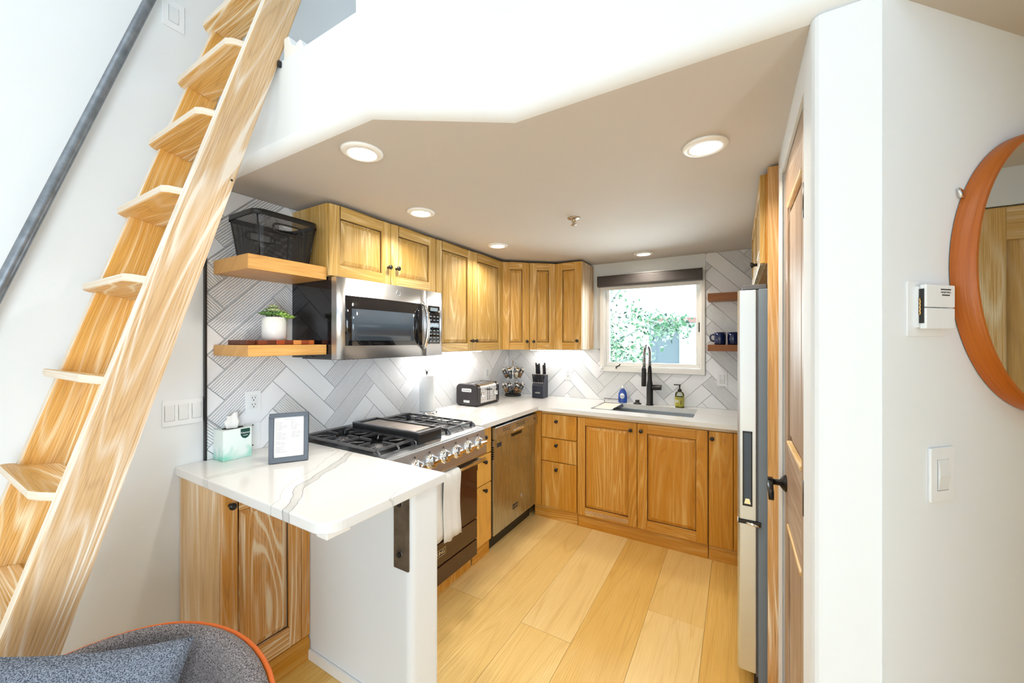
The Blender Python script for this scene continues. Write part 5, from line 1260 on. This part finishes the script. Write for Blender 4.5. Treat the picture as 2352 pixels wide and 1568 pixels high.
# ================================================================== CHAIR AND CUSHION
chx, chy, cr_ = 1.13, -3.45, .345
ch = thing('barrel_chair', 'grey upholstered barrel armchair with orange piping', 'armchair', (chx, chy, 0))
th0, th1 = R_(125-142), R_(125+142); NS = 48
def toph(t):
    d = abs(math.degrees(t)-128); 
    return .800-.0002*d-.000012*d*d if d < 60 else .7448-.0035*(d-60) if d < 110 else .57
def ringp(r, t, z): return (chx+r*math.cos(t), chy+r*math.sin(t), z)
mb = MB()
pf_ = lambda t: [(cr_-.030, .40), (cr_-.034, toph(t)-.05), (cr_-.020, toph(t)-.012), (cr_, toph(t)), (cr_+.018, toph(t)-.012), (cr_+.030, toph(t)-.06), (cr_+.028, .20), (cr_-.02, .20)]
for k in range(NS):
    ta, tb_ = th0+(th1-th0)*k/NS, th0+(th1-th0)*(k+1)/NS
    A, B = pf_(ta), pf_(tb_)
    for i in range(len(A)-1): mb.face([ringp(A[i][0], ta, A[i][1]), ringp(A[i+1][0], ta, A[i+1][1]), ringp(B[i+1][0], tb_, B[i+1][1]), ringp(B[i][0], tb_, B[i][1])], smooth=True)
for t in (th0, th1):
    mb.face([ringp(a, t, z) for a, z in pf_(t)])
mb.build('back', M['chairfab'], ch)
MB().tube([ringp(cr_+.026, th0+(th1-th0)*k/NS, toph(th0+(th1-th0)*k/NS)-.018) for k in range(NS+1)], .0055, 8).build('piping', M['orange'], ch)
mb = MB(); mb.lathe([(0, .20), (.29, .20), (.312, .23), (.312, .40), (.29, .43), (0, .44)], (chx, chy, 0), 40); mb.build('seat', M['chairfab'], ch)
for sx in (-1, 1):
    for sy in (-1, 1): MB().tube([(chx+sx*.19, chy+sy*.19, .205), (chx+sx*.22, chy+sy*.22, 0.0005)], [.022, .013], 12).build('leg', M['foot'], ch)
# cushion leaning in the chair: puffed square with pointed corners
A_ = Vector((1.095, -3.185, .845)); B_ = Vector((.790, -3.475, .880)); ac = (B_-A_).normalized(); 
dn = Vector((.28, -.30, -.92)); dn = (dn-ac*dn.dot(ac)).normalized(); nr = ac.cross(dn).normalized()
if nr.dot(Vector((2.1, -3.56, 1.5))-A_) < 0: nr = -nr
S_ = .42; NP = 18; mb = MB()
def PL(i, j, sgn):
    u, v = i/NP*2-1, j/NP*2-1
    puff = max(0, (1-u**2)*(1-v**2))**.42*.060
    su = u*(1-.075*(1-v*v)); sv = v*(1-.075*(1-u*u))
    wr = .003*math.sin(7*u+3*v)+.003*math.sin(5*v-4*u)
    return A_+ac*(S_/2*(1+su))+dn*(S_/2*(1+sv))+nr*(sgn*puff+wr*(1-abs(u))*(1-abs(v))*2)
for i in range(NP):
    for j in range(NP):
        mb.face([PL(i, j, 1), PL(i+1, j, 1), PL(i+1, j+1, 1), PL(i, j+1, 1)], smooth=True); mb.face([PL(i, j+1, -1), PL(i+1, j+1, -1), PL(i+1, j, -1), PL(i, j, -1)], smooth=True)
tag(mb.build('cushion', M['pillow']), 'blue grey heather cushion with a pointed corner in the armchair', 'cushion')
# ================================================================== OUTSIDE THE WINDOW
st('ground_outside', MB().box(-14, 16, .16, 40, -.6, -.5), M['ground'], loc=(0, 0, -.6))
nh = thing('neighbour_house', 'pale neighbouring house with metal roof seen through the window', 'house', (2.0, 8.0, -.5))
mb = MB(); mb.box(.2, 6.5, 6.6, 10, -.5, 2.02); mb.build('wall', M['bluewall'], nh)
mb = MB(); mb.box(.93, 6.52, 6.53, 6.6, -.5, 1.95)
mb.build('siding', M['siding'], nh)
for k in range(5): MB().box(.62-.1*k*0, 1.05, 6.55, 6.6, .2+k*.16, .2+k*.16+.03).build('fence_rail', M['siding'], nh)
mb = MB(); mb.box(1.28, 1.46, 6.49, 6.53, .75, 1.75); w_ = mb.build('window_frame', M['siding'], nh); MB().box(1.30, 1.44, 6.48, 6.49, .80, 1.70).build('pane', flat('far_glass', (.45, .62, .68), .2), w_)
MB().box(.15, 6.6, 6.25, 6.33, 1.95, 2.06).build('fascia', M['fascia'], nh)
mb = MB(); Nr = 90; xa, xb = .1, 6.6
for k in range(Nr):
    u0, u1 = xa+(xb-xa)*k/Nr, xa+(xb-xa)*(k+1)/Nr; h0, h1 = .03*math.sin(k*PI/1.5)+0, .03*math.sin((k+1)*PI/1.5)
    mb.face([(u0, 6.2, 2.07+h0), (u1, 6.2, 2.07+h1), (u1+.5, 9.5, 4.3+h1), (u0+.5, 9.5, 4.3+h0)])
mb.build('roof', M['roofm'], nh)
mb = MB(); mb.box(1.55, 1.75, 6.9, 7.0, 2.5, 3.3); mb.build('skylight', flat('skylight_glass', (.5, .68, .74), .2), nh)
# garden tree: trunk, branches and leaves
trr = thing('garden_tree', 'leafy pale green tree just outside the kitchen window', 'tree', (-.4, 3.3, -.5))
rnd = random.Random(11); mb = MB()
mb.tube([(-.45, 3.5, -.5), (-.35, 3.4, .4), (-.2, 3.3, 1.0), (-.3, 3.35, 2.0), (-.2, 3.3, 3.2)], [.09, .08, .06, .05, .03], 8)
mb.tube([(-.2, 3.3, .95), (.3, 3.2, 1.5), (.8, 3.1, 1.75), (1.3, 3.1, 1.85)], [.028, .02, .012, .006], 6)
mb.tube([(-.25, 3.3, 1.4), (.1, 3.1, 2.0), (.5, 3.0, 2.5), (.9, 3.0, 2.8)], [.025, .018, .012, .006], 6)
mb.tube([(-.3, 3.3, .8), (.2, 2.9, 1.1), (.6, 2.8, 1.2)], [.04, .03, .012], 6)
mb.tube([(-.3, 3.3, 1.6), (-.7, 3.1, 2.2), (-.9, 3.0, 2.6)], [.04, .03, .012], 6)
mb.build('trunk', M['bark'], trr)
lf = MB()
clusters = [(-.5, 3.2, 1.3, .55, 750), (-.3, 3.2, 2.0, .5, 620), (.15, 3.1, 1.45, .42, 520), (.4, 3.0, 1.05, .38, 420), (.6, 3.0, 1.9, .25, 150), (.95, 3.1, 1.72, .26, 240), (1.3, 3.1, 1.75, .22, 170), (0, 3.0, .8, .4, 420), (.5, 3.0, 2.72, .28, 170), (.95, 3.0, 2.75, .22, 60), (-.7, 3.1, 2.6, .45, 300), (-.9, 3.2, 1.0, .5, 350), (.1, 3.0, 2.35, .3, 160), (.75, 3.0, 1.35, .22, 110)]
for cx, cy, cz, r, n in clusters:
    for _ in range(int(n*1.3)):
        d = Vector((rnd.gauss(0, .5), rnd.gauss(0, .5), rnd.gauss(0, .5))) * r; c = Vector((cx, cy, cz))+d
        s_ = rnd.uniform(.026, .048); th_ = rnd.uniform(0, 2*PI); el = rnd.uniform(-1.2, 1.2)
        a = Vector((math.cos(th_)*math.cos(el), math.sin(th_)*math.cos(el), math.sin(el))); b = a.cross(Vector((rnd.uniform(-1, 1), rnd.uniform(-1, 1), rnd.uniform(-1, 1)))).normalized(); nn = a.cross(b)
        u = rnd.random(); lf.m = 0 if u < .30 else 1 if u < .58 else 2 if u < .88 else 3
        t, bs = c+a*s_, c-a*s_; l_, r_ = c+b*s_*.55+nn*s_*.2, c-b*s_*.55+nn*s_*.2
        lf.face([bs, r_, t]); lf.face([bs, t, l_])
o = lf.build('leaves', [M['leafA'], M['leafB'], M['leafC'], M['leafD']], trr, kind='stuff')
